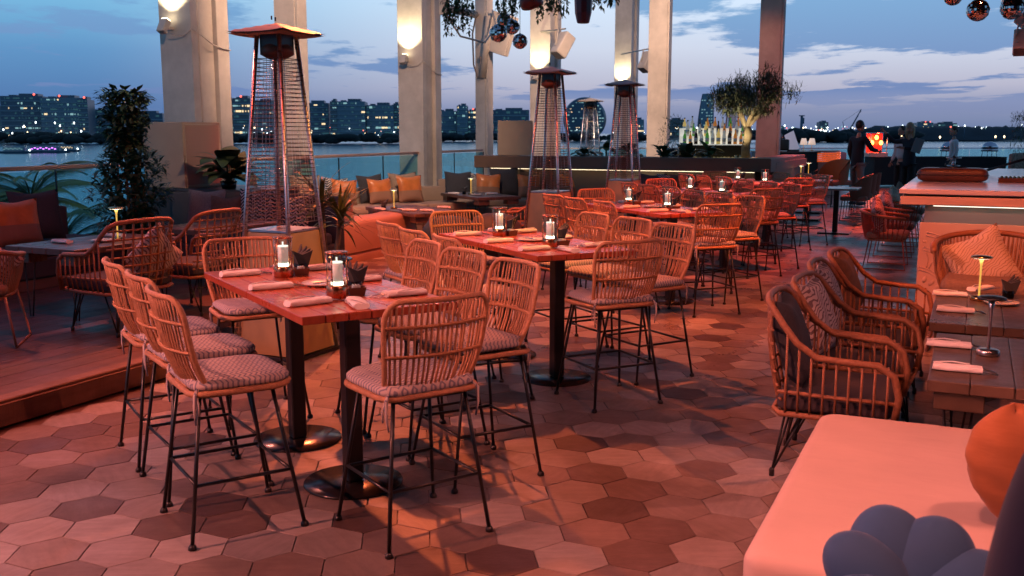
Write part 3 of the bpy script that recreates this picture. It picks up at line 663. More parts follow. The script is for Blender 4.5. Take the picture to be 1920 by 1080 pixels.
def make_caddy():
    t = thing('napkin_caddy')
    q = MB(); q.lathe([(.034, 0), (.036, .05), (.034, .052), (.032, .004)], 16); q.build('glass_holder', glass('smoked_glass', (.35, .36, .38)), t)
    rr = random.Random(2)
    for k in range(4):
        a = -.5 + .34 * k; q = MB()
        q.add([(-.028, -.012, .03), (.028, -.012, .03), (.05 + .012 * k, -.03 + .01 * k, .12 + .008 * k), (.0, -.004, .098), (-.055 + .01 * k, .012, .125 - .01 * k),
               (-.028, .012, .03), (.028, .012, .03), (.05 + .012 * k, -.022 + .01 * k, .12 + .008 * k), (.0, .008, .098), (-.055 + .01 * k, .02, .125 - .01 * k)],
              [(0, 1, 2, 3, 4), (9, 8, 7, 6, 5), (0, 5, 6, 1), (1, 6, 7, 2), (2, 7, 8, 3), (3, 8, 9, 4), (4, 9, 5, 0)])
        q.build('folded_napkin', nap_dk, t, (0, -.014 + .009 * k, 0), (0, 0, a * .6))
    freeze(t); return t
def make_box():
    t = thing('sugar_box')
    q = MB(); q.add([(-.034, -.028, 0), (.034, -.028, 0), (.034, .028, 0), (-.034, .028, 0), (-.042, -.036, .038), (.042, -.036, .038), (.042, .036, .038), (-.042, .036, .038), (-.036, -.03, .037), (.036, -.03, .037), (.036, .03, .037), (-.036, .03, .037), (-.03, -.024, .01), (.03, -.024, .01), (.03, .024, .01), (-.03, .024, .01)],
                    [(3, 2, 1, 0)] + [(i, (i + 1) % 4, (i + 1) % 4 + 4, i + 4) for i in range(4)] + [(i + 4, (i + 1) % 4 + 4, (i + 1) % 4 + 8, i + 8) for i in range(4)] + [(i + 8, (i + 1) % 4 + 8, (i + 1) % 4 + 12, i + 12) for i in range(4)] + [(12, 13, 14, 15)])
    q.build('tray', mat('copper_box', (.13, .06, .04), .45), t)
    for k in range(3): MB().box((-.015 + .014 * k, 0, .032), (.007, .045, .03), (0, .2 - .15 * k, 0)).build('sachet', linen, t)
    freeze(t); return t
def make_tlamp():
    t = thing('table_lamp')
    MB().lathe([(.05, 0), (.052, .004), (.052, .022), (.046, .027), (.012, .03)], 22).build('base', brass, t)
    MB().lathe([(.007, .028), (.0055, .15), (.007, .22), (.014, .262)], 12).build('glowing_stem', mat('warm_lit_brass', (.7, .4, .1), .3, metal=.6, emit=(1, .6, .12), es=.7), t)
    MB().lathe([(.02, .262), (.062, .268), (.066, .275), (.05, .282), (.0, .286)], 22).build('disc_shade', brass, t)
    MB().lathe([(.015, .2615), (.055, .2665)], 16).build('led', glow, t)
    freeze(t); return t
SET = {'lantern': make_lantern(), 'napkin': make_napkin(), 'plate': make_plate(), 'caddy': make_caddy(), 'box': make_box(), 'tlamp': make_tlamp()}
CAT = {'lantern': 'lamp', 'napkin': 'napkin', 'plate': 'plate', 'caddy': 'napkin holder', 'box': 'sachet box', 'tlamp': 'lamp'}
GRP = {'lantern': 'glass lantern lamps on the bar tables', 'napkin': 'rolled white napkins laid on the tables', 'plate': 'plates on the tables', 'caddy': 'black napkin fans on the tables', 'box': 'sachet boxes on the bar tables', 'tlamp': 'slim brass table lamps on the dining tables'}
first = {}
for k in SET: SET[k]['category'] = CAT[k]
def put(kind, x, y, z, rz, label):
    if kind not in first:
        first[kind] = 1; o = SET[kind]; o.location = (x, y, z); o.rotation_euler = (0, 0, rz); return tag(o, label, CAT[kind], GRP[kind])
    return dup(SET[kind], (x, y, z), rz, label, GRP[kind])

TABLES = [((-.96, 4.84), 121.4, 'frontmost bar table'), ((.125, 6.87), 117, 'second bar table'), ((1.41, 9.98), 113, 'third bar table'),
          ((2.46, 12.37), 110, 'fourth bar table'), ((3.65, 14.97), 108, 'rearmost bar table')]
rs = random.Random(21)
SIDE = {-1: 'sofa side', 1: 'aisle side'}; ORD = {-1: 'nearest seat', 0: 'middle seat', 1: 'farthest seat'}
for ti, ((cx_, cy_), ang, tn) in enumerate(TABLES):
    a = Vector((math.cos(R(ang)), math.sin(R(ang)))); n = Vector((a.y, -a.x)); c = Vector((cx_, cy_)); rz = fac(ang)
    for k, nm in ((-1, 'near'), (1, 'far')):
        p = c + a * .392 * k; lab = 'square red-brown planked table forming the %s half of the %s' % (nm, tn)
        if not ub[0]: ub[0] = True; bt0.location = (p.x, p.y, 0); bt0.rotation_euler = (0, 0, rz); tag(bt0, lab, 'table', 'square bar tables pushed together in pairs')
        else: dup(bt0, (p.x, p.y, 0), rz, lab, 'square bar tables pushed together in pairs')
    for sd in (-1, 1):
        for k in (-1, 0, 1):
            p = c + a * (k * .525 + rs.uniform(-.02, .02)) + n * sd * (.60 + rs.uniform(-.015, .03))
            place_stool(p.x, p.y, ang + (-90 if sd < 0 else 90) + rs.uniform(-4, 4), 'rattan counter stool on the %s of the %s, %s' % (SIDE[sd], tn, ORD[k]))
    for k in (-1, 1):
        p = c + a * k * (.98 + rs.uniform(-.01, .03)) + n * rs.uniform(-.03, .03)
        place_stool(p.x, p.y, ang + (0 if k < 0 else 180) + rs.uniform(-4, 4), 'rattan counter stool at the %s end of the %s' % ('near' if k < 0 else 'far', tn))
    TZ = .899
    for k in (-1, 1):
        p = c + a * (.20 * k) + n * .0
        p = p + a * k * .18 - n * .05; put('lantern', p.x, p.y, TZ, rs.uniform(0, 1), 'glowing glass lantern with copper base on the %s half of the %s' % ('near' if k < 0 else 'far', tn))
        q = p + n * .10 + a * .015; put('box', q.x, q.y, TZ, rz + rs.uniform(-.3, .3), 'small dark box of white sachets on the %s half of the %s' % ('near' if k < 0 else 'far', tn))
        q = p + n * .13 + a * .11; put('caddy', q.x, q.y, TZ, rz + rs.uniform(-1, 1), 'black napkin fan in smoked glass on the %s half of the %s' % ('near' if k < 0 else 'far', tn))
    q = c + n * .02; put('plate', q.x, q.y, TZ, rs.uniform(0, 3), 'round pale plate between the two lanterns of the %s' % tn)
    for sd in (-1, 1):
        for k in (-1, 0, 1):
            p = c + a * (k * .52 + .02) + n * sd * .235
            put('napkin', p.x, p.y, TZ, R(ang - 90 + (0 if sd < 0 else 180)) + rs.uniform(-.15, .15), 'rolled white napkin with cutlery on the %s of the %s, %s' % (SIDE[sd], tn, ORD[k]))
    for k in (-1, 1):
        p = c + a * k * .64 + n * .06 * k
        put('napkin', p.x, p.y, TZ, R(ang) + rs.uniform(-.2, .2), 'rolled white napkin laid for the %s end seat of the %s' % ('near' if k < 0 else 'far', tn))

# ------------------------------------------------------------------ pillows
PM = {
 'charcoal': mat('charcoal_cloth', (.035, .036, .045), .9, noise=(60, .2, 2), bump=(90, .3)),
 'grey': mat('grey_cloth', (.15, .15, .17), .9, noise=(60, .2, 2), bump=(90, .3)),
 'taupe': mat('taupe_cloth', (.26, .18, .13), .9, noise=(60, .2, 2), bump=(90, .3)),
 'brown': mat('brown_cloth', (.12, .07, .045), .85, noise=(30, .2, 2), bump=(40, .3)),
 'zigzag': wave_mat('zigzag_cloth', (.50, .45, .42), (.02, .02, .025), 26, kind='zig', thr=.45),
 'stripe': wave_mat('wandering_stripe_cloth', (.52, .44, .42), (.16, .11, .12), 34, kind='stripe', thr=.62),
 'cream': wave_mat('ribbed_cream_cloth', (.62, .50, .38), (.36, .26, .18), 40, kind='stripe', thr=.75),
 'twotone': twotone('leather_and_cloth', (.50, .15, .035), (.24, .13, .085), .20),
}
PL = {'charcoal': 'plain charcoal', 'grey': 'grey woven', 'taupe': 'plain taupe', 'brown': 'dark brown', 'zigzag': 'black and white zigzag', 'stripe': 'pale wandering stripe', 'cream': 'cream ribbed', 'twotone': 'orange leather and brown cloth'}
PCACHE = {}
def pillow(kind, x, y, z, ang, lab, s=.45, tilt=-14, roll=0., h=None):
    """stands with its face towards heading ang, leaning back by tilt degrees"""
    h = h or s; key = (kind, round(s, 2), round(h, 2))
    if key not in PCACHE:
        q = MB(); T = .15 if s > .3 else .1; N_ = 14; rr = random.Random(len(PCACHE))
        k1, k2, k3 = rr.uniform(0, 6), rr.uniform(0, 6), rr.uniform(0, 6)
        def face(sg):
            def f(a, b):
                u = a * 2 - 1; v = b * 2 - 1
                xx = s / 2 * u * (1 - .075 * (1 - v * v)); zz_ = h / 2 + h / 2 * v * (1 - .075 * (1 - u * u))
                e = max(0, (1 - u ** 4) * (1 - v ** 4)) ** .55
                cr = 1 + .10 * math.sin(4 * u + k1) * math.sin(3.2 * v + k2) - .18 * math.exp(-((u - v * .4) ** 2) * 9) * max(0, v)
                return (xx, sg * T / 2 * e * cr, zz_ - .02 * math.exp(-u * u * 4) * max(0, v) ** 3)
            return f
        q.grid(face(1), N_, N_); q.grid(face(-1), N_, N_)
        me = q.mesh('pillow'); me.materials.append(PM[kind]); PCACHE[key] = me
    o = link('pillow', PCACHE[key]); o.location = (x, y, z)
    o.rotation_euler = (Matrix.Rotation(fac(ang), 3, 'Z') @ Matrix.Rotation(R(tilt), 3, 'X') @ Matrix.Rotation(R(roll), 3, 'Y')).to_euler()
    return tag(o, PL[kind] + ' pillow ' + lab, 'pillow', 'pillows on the seats')

# ------------------------------------------------------------------ lattice-backed rattan armchair
def make_armchair():
    t = thing('rattan_armchair'); t['category'] = 'armchair'
    half = [(.30, .27, .33), (.315, .285, .46), (.32, .26, .56), (.325, .19, .605), (.33, .05, .61), (.33, -.08, .62), (.325, -.17, .68), (.315, -.235, .76), (.29, -.285, .825), (.24, -.315, .85), (.12, -.335, .86)]
    top = half + [(0, -.34, .86)] + [(-x, y, z) for x, y, z in reversed(half)]
    MB().tube(top, .017, 8).build('arm_rail', rattan_dk, t)
    base = [(.30, .27, .335), (.31, .0, .33), (.30, -.24, .33), (.22, -.275, .33), (-.22, -.275, .33), (-.30, -.24, .33), (-.31, .0, .33), (-.30, .27, .335)]
    MB().tube(base, .014, 7, True).build('seat_ring', rattan_dk, t)
    mid = [(.312, .28, .43), (.322, .0, .435), (.312, -.25, .44)]
    for s_ in (1, -1): MB().tube([(x * s_, y, z) for x, y, z in mid], .010, 6).build('side_rail', rattan_dk, t)
    for s_ in (1, -1):
        for k in range(9):
            y = .235 - .056 * k; zt = .602 if y > -.09 else .62 + (-.09 - y) * .9
            MB().tube([(.308 * s_, y, .335), (.328 * s_, y, .45), (.327 * s_, y, zt)], .0062, 5).build('spindle', rattan_dk, t)
    def bk(s, u): return Vector((s * (.27 + .03 * math.sin(u * PI)), -.275 - .065 * u + .05 * s * s - .02 * math.sin(u * PI), .33 + .53 * u))
    for k in range(8):
        s = -.9 + 1.8 * k / 7; MB().tube([bk(s, u / 5 * (1 - .09 * s * s)) for u in range(6)], .0085, 6).build('back_upright', rattan_dk, t)
    for k in range(1, 8):
        u = k / 8; MB().tube([bk(-1.04 + 2.08 * i / 8, u) for i in range(9)], .0075, 6).build('back_rung', rattan_dk, t)
    q = MB(); q.box((0, .0, .385), (.57, .52, .095), bev=.03); q.build('seat_cushion', mat('dark_seat_cushion', (.05, .04, .05), .85, noise=(50, .2, 2), bump=(60, .2)), t)
    MB().box((0, 0, .33), (.56, .5, .012)).build('seat_board', black_metal, t)
    for sx_ in (-1, 1):
        for sy in (-1, 1):
            fx_, fy_ = sx_ * .25, sy * .26 - .01
            q = MB(); q.tube([(sx_ * .15, sy * .20, .325), (fx_, fy_, .02)], .0065, 5); q.tube([(sx_ * .24, sy * .13, .325), (fx_, fy_, .02)], .0065, 5); q.tube([(sx_ * .21, sy * .22, .325), (fx_, fy_, .02)], .0065, 5)
            lg = q.build('leg', black_metal, t); MB().lathe([(.013, 0), (.014, .03), (.008, .04)], 8, (fx_, fy_, 0)).build('foot', black_metal, lg)
    MB().tube([(-.2, -.19, .22), (.2, -.19, .22)], .006, 5).build('cross_brace', black_metal, t)
    freeze(t); return t
ac0 = make_armchair(); ua = [0]
def armchair(x, y, z, ang, lab, group='rattan armchairs at the dining tables'):
    if not ua[0]: ua[0] = 1; ac0.location = (x, y, z); ac0.rotation_euler = (0, 0, fac(ang)); return tag(ac0, lab, 'armchair', group)
    return dup(ac0, (x, y, z), fac(ang), lab, group)
Rb = Vector((1.61, 4.73))
for k, (d, pk, lab) in enumerate(((0, 'charcoal', 'closest to the pale bench'), (.60, 'stripe', 'second from the pale bench'), (1.30, 'stripe', 'third from the pale bench'), (1.93, 'brown', 'farthest from the pale bench'))):
    p = Rb + AX * d + WX * (.0, .03, .0, .04)[k]; armchair(p.x, p.y, 0, -25 + (2, -3, 1, -2)[k], 'rattan armchair with spindle arms along the right tables, ' + lab)
    q = p - WX * (.17) + AX * .02; pillow(pk, q.x, q.y, .43, -25 + (6, -4, 3, 0)[k], 'in the right side armchair ' + lab, .44, 18)
armchair(-3.02, 7.5, PZ, 150, 'rattan armchair with open lattice back on the raised platform, nearest one')
pillow('stripe', -2.85, 7.42, PZ + .43, 150, 'standing on its corner in the nearest platform armchair', .40, 16, 45)
armchair(-2.72, 8.35, PZ, 158, 'rattan armchair with open lattice back on the platform, behind the nearest one')
armchair(.10, 13.3, 0, 165, 'reddish lattice armchair between the rear sofas and the second heater')
pillow('cream', .27, 13.25, .43, 165, 'standing on its corner in the armchair near the second heater', .36, 16, 45)

# ------------------------------------------------------------------ rope tub chair
rope_m = mat('rope_cord', (.40, .21, .12), .7, bump=(120, .4)); rope_red = mat('rope_cord_red', (.30, .08, .05), .7, bump=(120, .4)); rimw = mat('rim_wood', (.34, .15, .07), .4, noise=(4, .3, 4))
def make_tub(cord, legm, name='rope_chair'):
    t = thing(name); t['category'] = 'armchair'
    pts = [(.30, .22, .62), (.315, .05, .64)] + [(.315 * math.cos(R(-a)), -.02 + .30 * math.sin(R(-a)), .64 + .06 * math.sin(R(a))) for a in range(12, 169, 12)] + [(-.315, .05, .64), (-.30, .22, .62)]
    MB().tube(pts, .019, 8).build('top_rail', rimw, t)
    def bot(x, y): return (x * .80, -.0 + y * .80, .36)
    lowp = [bot(x, y) for x, y, z in pts]; MB().tube(lowp, .012, 6).build('seat_ring', rimw, t)
    n_ = 44; L_ = len(pts) - 1
    for k in range(n_):
        f_ = k / (n_ - 1) * L_; i = min(L_ - 1, int(f_)); r_ = f_ - i
        a = Vector(pts[i]).lerp(Vector(pts[i + 1]), r_); b_ = Vector(lowp[i]).lerp(Vector(lowp[i + 1]), r_)
        MB().tube([a, a.lerp(b_, .5) + Vector((a.x * .04, a.y * .04, 0)), b_], .0058, 4, cap=False).build('rope', cord, t)
    q = MB(); q.box((0, .01, .41), (.50, .47, .09), bev=.035); q.build('seat_cushion', PM['taupe'], t)
    MB().box((0, .0, .355), (.46, .42, .02)).build('seat_board', rimw, t)
    for s_ in (-1, 1): MB().tube([(s_ * .24, .19, .36), (s_ * .30, .24, .012), (s_ * .30, -.24, .012), (s_ * .24, -.19, .36)], .010, 6).build('sled_leg', legm, t)
    freeze(t); return t
tub0 = make_tub(rope_m, mat('pink_metal_leg', (.30, .16, .12), .4)); tag(tub0, 'round backed rope chair with slim sled legs at the left edge', 'armchair')
tub0.location = (-3.84, 6.95, PZ); tub0.rotation_euler = (0, 0, fac(105))
pillow('stripe', -3.88, 6.95, PZ + .44, 100, 'on the rope chair at the left edge', .40, 12, 40)
dup(tub0, (3.62, 7.42, 0), fac(-118), 'round rimmed rope chair with a cream pillow in front of the pale bar', scale=(1.25, 1.2, 1.24))
pillow('cream', 3.70, 7.50, .46, -118, 'tilted on the rope chair in front of the pale bar', .46, 12, 28)
tubr = make_tub(rope_red, mat('orange_metal_leg', (.35, .10, .05), .4)); tag(tubr, 'red rope chair beside the bar, nearest of its row', 'armchair', 'red rope chairs along the left side of the bar')
tubr.location = (4.62, 12.1, 0); tubr.rotation_euler = (0, 0, fac(-25))
for k, nm in enumerate(('nearest', 'second', 'third', 'fourth')):
    p = Vector((4.62, 12.1)) + AX * (1.35 * k)
    if k: dup(tubr, (p.x, p.y, 0), fac(-25), 'red rope chair beside the bar, %s of its row' % nm, 'red rope chairs along the left side of the bar')
    pillow(('stripe', 'stripe', 'cream', 'taupe')[k], p.x - .05, p.y + .03, .44, -25, 'on the %s red rope chair beside the bar' % nm, .42, 14, 20)

# ------------------------------------------------------------------ thick wooden dining tables on hairpin legs
def dining(x, y, z, h, lx, ly, ang, lab, boards=5):
    t = thing('dining_table', (x, y, z), fac(ang), lab, 'table', 'dark wooden dining tables with hairpin legs')
    for k in range(boards):
        MB().box((-lx / 2 + lx * (k + .5) / boards, 0, h - .025), (lx / boards - .003, ly, .05), bev=.004).build('plank', dark_wood, t)
    for sx_ in (-1, 1):
        for sy in (-1, 1):
            px, py = sx_ * (lx / 2 - .13), sy * (ly / 2 - .12)
            MB().box((px, py, h - .092), (.20, .18, .08), bev=.004).build('corner_block', dark_wood, t)
            q = MB(); q.tube([(px - .06, py, h - .13), (px - .015, py + sy * .02, .015), (px + .015, py + sy * .02, .015), (px + .06, py, h - .13)], .0065, 5); q.build('hairpin_leg', black_metal, t)
    return t
def cornered(nx, ny, lx, ly, ang):
    """centre of a table from its corner; lx runs to the right of heading ang, ly along it"""
    f = Vector((math.cos(R(ang)), math.sin(R(ang)))); r_ = Vector((f.y, -f.x)); p = Vector((nx, ny)) + r_ * lx / 2 + f * ly / 2; return p.x, p.y
x, y = cornered(1.78, 4.12, .85, 1.12, 65); dining(x, y, 0, .60, .85, 1.12, 65, 'dark plank dining table on hairpin legs right behind the pale bench')
x, y = cornered(2.33, 5.42, .95, 1.28, 65); dining(x, y, 0, .60, .95, 1.28, 65, 'dark plank dining table with brass lamp in front of the pale bar')
x, y = cornered(-4.1, 7.93, .78, 1.15, 65); dining(x, y, PZ, .60, .78, 1.15, 65, 'dark dining table on the raised platform at left')
x, y = cornered(-3.5, 9.45, .75, 1.1, 65); dining(x, y, PZ, .60, .75, 1.1, 65, 'dark dining table behind the platform armchairs')
dining(-1.42, 14.3, 0, .55, .8, 1.6, 123, 'low dark table with lamp in front of the middle pillow sofa')
dining(-.55, 16.9, 0, .60, .8, 1.5, 118, 'low dark table with lamp in front of the farther pillow sofa')
dining(1.35, 16.3, 0, .55, .8, .8, 65, 'small dark table between the second and third heaters')
NZ = .602
t = thing('table_lamp', (2.27, 4.60, NZ), 0, 'slim silver table lamp, unlit, on the table behind the pale bench', 'lamp')
MB().lathe([(.05, 0), (.052, .004), (.052, .022), (.046, .027), (.012, .03)], 22).build('base', steel, t); MB().lathe([(.008, .028), (.0065, .15), (.009, .22), (.016, .262)], 12).build('stem', steel, t); MB().lathe([(.016, .262), (.062, .268), (.066, .275), (.05, .282), (.0, .286)], 22).build('disc_shade', black_metal, t)
put('tlamp', 2.95, 6.15, NZ, .4, 'slim glowing brass lamp on the table in front of the pale bar')
put('tlamp', -3.33, 8.3, NZ + PZ, 0, 'slim glowing brass lamp on the left platform table')
put('tlamp', -1.72, 14.4, .552, 0, 'slim glowing brass lamp on the middle lounge table')
put('tlamp', -.70, 16.9, .602, 0, 'slim glowing brass lamp on the farther lounge table')
for (x, y, z, a, lab) in ((1.98, 4.28, NZ, -25, 'at the near edge of the table behind the pale bench'), (2.16, 4.78, NZ, -25, 'beside the lamp base on the table behind the pale bench'), (2.62, 5.74, NZ, -25, 'at the near left of the table before the pale bar'), (2.84, 6.32, NZ, -20, 'left of the brass lamp before the pale bar'), (3.15, 6.55, NZ, 30, 'behind the brass lamp before the pale bar'), (3.3, 6.05, NZ, -30, 'at the right of the table before the pale bar'), (3.34, 5.75, NZ, -30, 'at the right edge of the picture before the pale bar'),
                          (-3.72, 8.12, NZ + PZ, 150, 'left of the lamp on the platform table'), (-3.48, 8.6, NZ + PZ, 160, 'behind the lamp on the platform table'), (-1.9, 14.2, .552, 130, 'at the left of the middle lounge table'), (-1.45, 13.95, .552, 170, 'at the front of the middle lounge table'), (-1.2, 13.9, .552, 150, 'at the front right of the middle lounge table'), (-1.0, 14.5, .552, 150, 'at the back right of the middle lounge table'), (-1.0, 17.0, .602, 150, 'at the left of the farther lounge table'), (-.35, 16.9, .602, 20, 'at the right of the farther lounge table')):
    put('napkin', x, y, z, R(a), 'rolled white napkin ' + lab)
put('plate', 3.02, 6.0, NZ, 0, 'round plate before the brass lamp near the pale bar'); put('plate', -3.42, 8.22, NZ + PZ, 1, 'round plate in front of the lamp on the platform table'); put('plate', -1.55, 14.15, .552, 1, 'oval looking plate on the middle lounge table'); put('plate', -.6, 16.7, .602, 1, 'plate under the lamp of the farther lounge table')
for (x, y, z, lab) in ((2.44, 4.52, NZ, 'beside the lamp behind the pale bench'), (3.17, 6.22, NZ, 'beside the brass lamp near the pale bar'), (-1.86, 14.3, .552, 'on the middle lounge table'), (-.82, 16.95, .602, 'on the farther lounge table')):
    put('caddy', x, y, z, .3, 'fan of black napkins ' + lab)

# ------------------------------------------------------------------ sofas
sofa_m = mat('sofa_taupe', (.27, .19, .14), .9, noise=(8, .08, 3), bump=(110, .25)); sofa_dk = mat('sofa_charcoal', (.05, .055, .065), .9, noise=(8, .1, 3), bump=(110, .25))
plinth_m = mat('sofa_plinth', (.18, .11, .08), .5)
def sofa(x, y, z, ang, Lg, dep, sh, bh, m, lab, arms=(0, 0), n=3):
    """front faces heading ang; x runs along its length"""
    t = thing('sofa', (x, y, z), fac(ang), lab, 'sofa', 'built-in lounge sofas')
    MB().box((0, 0, .05), (Lg, dep - .04, .10)).build('plinth', plinth_m, t)
    MB().box((0, 0, .10 + (sh - .22) / 2 + .0), (Lg, dep, sh - .22), bev=.02).build('seat_base', m, t)
    for k in range(n): MB().box((-Lg / 2 + Lg * (k + .5) / n, .04, sh - .06), (Lg / n - .008, dep - .10, .13), bev=.035).build('seat_cushion', m, t)
    MB().box((0, -dep / 2 - .07, bh / 2 + .005), (Lg, .14, bh - .01), bev=.03).build('backrest', m, t)
    for s_, f_ in zip((-1, 1), arms):
        if f_: MB().box((s_ * (Lg / 2 + .07), -.05, bh * .46), (.14, dep + .16, bh * .9), bev=.03).build('arm', m, t)
    return t
sofa(-5.15, 9.1, PZ, -25, 3.2, .75, .42, .74, sofa_dk, 'dark sofa along the glass railing at the left edge')
sofa(-3.15, 10.95, PZ, -115, 2.4, .75, .42, .82, sofa_dk, 'dark sofa under the tan speaker box behind the big heater')
p = Vector((-2.25, 16.75)); sofa(p.x, p.y, 0, -58, 3.0, .8, .44, .70, sofa_m, 'taupe sofa with leather pillows in the middle of the railing', (0, 1), 4)
sofa(.35, 18.35, 0, -82, 3.4, .8, .44, .80, sofa_m, 'taupe sofa with dark pillows behind the second heater', (1, 0), 4)
sofa(3.0, 17.1, 0, -110, 1.6, .7, .44, .8, sofa_m, 'taupe sofa against the planter between two heaters')
for (k, x, y, a, lab, s) in (
    ('zigzag', -5.15, 9.25, -35, 'at the left edge on the railing sofa', .45), ('twotone', -4.68, 9.35, -40, 'on the railing sofa in front of the charcoal one', .46), ('charcoal', -4.72, 9.85, -40, 'on the railing sofa', .52), ('twotone', -4.98, 8.7, -35, 'cut by the left edge on the railing sofa', .45),
    ('grey', -3.45, 11.05, -100, 'behind the platform armchairs', .46), ('brown', -3.15, 10.8, -100, 'behind the second platform armchair', .40), ('zigzag', -2.78, 10.75, -100, 'leaning behind the big heater', .48), ('zigzag', -2.38, 10.6, -110, 'right behind the heater grille', .42)):
    pillow(k, x, y, PZ + .43, a, lab, s, 14)
B = Vector((-2.25, 16.75)); dS = Vector((math.cos(R(32)), math.sin(R(32)))); nS = Vector((dS.y, -dS.x))
for (k, a_, b_, s, lab) in (('taupe', -1.2, -.22, .52, 'at the left end of the middle sofa'), ('zigzag', -.62, -.30, .46, 'second from the left on the middle sofa'), ('twotone', -.62, -.02, .44, 'leftmost of the leather ones on the middle sofa'), ('charcoal', .02, -.28, .5, 'between leather pillows on the middle sofa'), ('twotone', .05, .0, .44, 'in the centre of the middle sofa'), ('taupe', .62, -.28, .52, 'behind the last leather one on the middle sofa'), ('twotone', .62, -.02, .48, 'at the right end of the middle sofa')):
    p = B + dS * a_ + nS * b_; pillow(k, p.x, p.y, .45, -58 + rs.uniform(-8, 8), lab, s, 14, rs.uniform(-5, 5))
B = Vector((.35, 18.35)); dS = Vector((math.cos(R(8)), math.sin(R(8)))); nS = Vector((dS.y, -dS.x))
for (k, a_, b_, s, lab) in (('charcoal', -1.35, -.1, .5, 'at the left end of the sofa behind the heater'), ('zigzag', -.95, -.28, .46, 'half hidden on the sofa behind the heater'), ('twotone', -.80, .0, .46, 'left of the pair behind the second heater'), ('charcoal', -.42, -.28, .56, 'behind the leather pair near the second heater'), ('twotone', -.02, -.02, .44, 'right of the pair behind the second heater'), ('brown', .1, -.3, .54, 'large one near the second heater'), ('zigzag', .60, -.28, .56, 'next to the second heater frame'), ('twotone', .72, .0, .44, 'behind the lattice armchair')):
    p = B + dS * a_ + nS * b_; pillow(k, p.x, p.y, .45, -82 + rs.uniform(-8, 8), lab, s, 14, rs.uniform(-5, 5))
for (k, x, y, s, lab) in (('charcoal', 2.45, 17.35, .5, 'between the second and third heaters'), ('zigzag', 2.75, 17.25, .5, 'between the second and third heaters'), ('brown', 2.95, 17.05, .5, 'left of the third heater')):
    pillow(k, x, y, .45, -105, lab, s, 14)
# curved booth wall, its outside facing the aisle
bo = thing('curved_booth', (0, 0, 0), 0, 'curved upholstered booth end with plinth glowing orange behind the stools', 'booth')
ctr = [(-2.30, 12.05), (-2.02, 12.5), (-1.83, 12.95), (-1.67, 13.3), (-1.50, 13.75), (-1.40, 14.3)]
def wall_strip(pts, th, z0, z1, name, m, r_=.04):
    q = MB(); n_ = len(pts)
    def off(i):
        a = Vector(pts[max(0, i - 1)]); b = Vector(pts[min(n_ - 1, i + 1)]); d = (b - a).normalized(); return Vector((-d.y, d.x))
    prof = [(0, z0), (0, z1 - r_), (r_ * .3, z1 - r_ * .3), (r_, z1), (th - r_, z1), (th, z1 - r_), (th, z0)]
    q.grid(lambda s, t_: (*(Vector(pts[round(s * (n_ - 1))]) + off(round(s * (n_ - 1))) * prof[round(t_ * 6)][0]), prof[round(t_ * 6)][1]), n_ - 1, 6)
    for i in (0, n_ - 1): q.add([(*(Vector(pts[i]) + off(i) * a), z) for a, z in prof], [tuple(range(7))])
    return q.build(name, m, bo)
def smoothc(pts, n=24):
    out = []
    for i in range(n + 1):
        f_ = i / n * (len(pts) - 1); k = min(len(pts) - 2, int(f_)); r_ = f_ - k
        p0, p1, p2, p3 = (Vector(pts[max(0, k - 1)]), Vector(pts[k]), Vector(pts[k + 1]), Vector(pts[min(len(pts) - 1, k + 2)]))
        out.append(.5 * ((2 * p1) + (p2 - p0) * r_ + (2 * p0 - 5 * p1 + 4 * p2 - p3) * r_ ** 2 + (3 * p1 - p0 - 3 * p2 + p3) * r_ ** 3))
    return out
cc = smoothc(ctr); booth_m = mat('booth_upholstery', (.42, .26, .19), .8, noise=(1.5, .06, 3), bump=(70, .15))
wall_strip(cc, .5, .13, .53, 'seat_wall', booth_m, .06); wall_strip(cc, .46, 0, .125, 'plinth', mat('booth_plinth', (.34, .2, .14), .5))
q = MB(); q.box((-2.27, 12.45, .40), (.34, .5, .80), (0, 0, R(65) - PI / 2), bev=.03); q.build('end_block', booth_m, bo)
# dark round poufs
for x, y, lab in ((-.78, 12.3, 'round dark blue pouf left of the second table'), (-.22, 12.75, 'round dark grey pouf behind the second table')):
    t = thing('pouf', (x, y, 0), 0, lab, 'pouf', 'round poufs near the rear sofas')
    MB().lathe([(.16, .0), (.24, .03), (.32, .18), (.345, .34), (.33, .47), (.26, .57), (.14, .61), (0, .62)], 24).build('shell', mat('pouf_blue' if x < -.5 else 'pouf_grey', (.02, .05, .08) if x < -.5 else (.04, .05, .05), .7), t)
    MB().lathe([(.15, 0), (.15, .012)], 20).build('base_ring', black_metal, t)
# pale bench in the foreground
bp = Vector((1.34, 4.15)) + WX * .85 - AX * .81
bench = thing('upholstered_bench', (bp.x, bp.y, 0), fac(65), 'large pale upholstered bench in the right foreground', 'bench')
pale = mat('pale_bench_fabric', (.55, .42, .36), .85, noise=(3, .08, 6), bump=(4, .7, (1, 2.6, 1)))
q = MB()
def mt(a, b):
    pass
q.box((0, 0, .375), (1.7, 1.62, .17), bev=.045); q.build('mattress', pale, bench)
MB().box((0, 0, .18), (1.66, 1.58, .215), bev=.012).build('base', pale, bench); MB().box((0, 0, .036), (1.5, 1.45, .07)).build('plinth', plinth_m, bench)
q = MB(); q.tube([(-.851, -.77, .30), (-.851, .77, .30)], .006, 5); q.build('piping', pale, bench)
rr = random.Random(9)
q = MB()
for k in range(5): yy = .35 + .06 * k; q.tube([(-.05 + .03 * k, yy, .4595), (.08 + .03 * k, yy - .01, .4612), (.2 + .03 * k, yy + .012, .4595)], [.002, .0035, .002], 5)
q.build('crease', pale, bench)
ns = thing('lounge_chair', (1.45, 1.72, 0), 0, 'low lounge chair under the shell cushion in the bottom right corner', 'lounge chair')
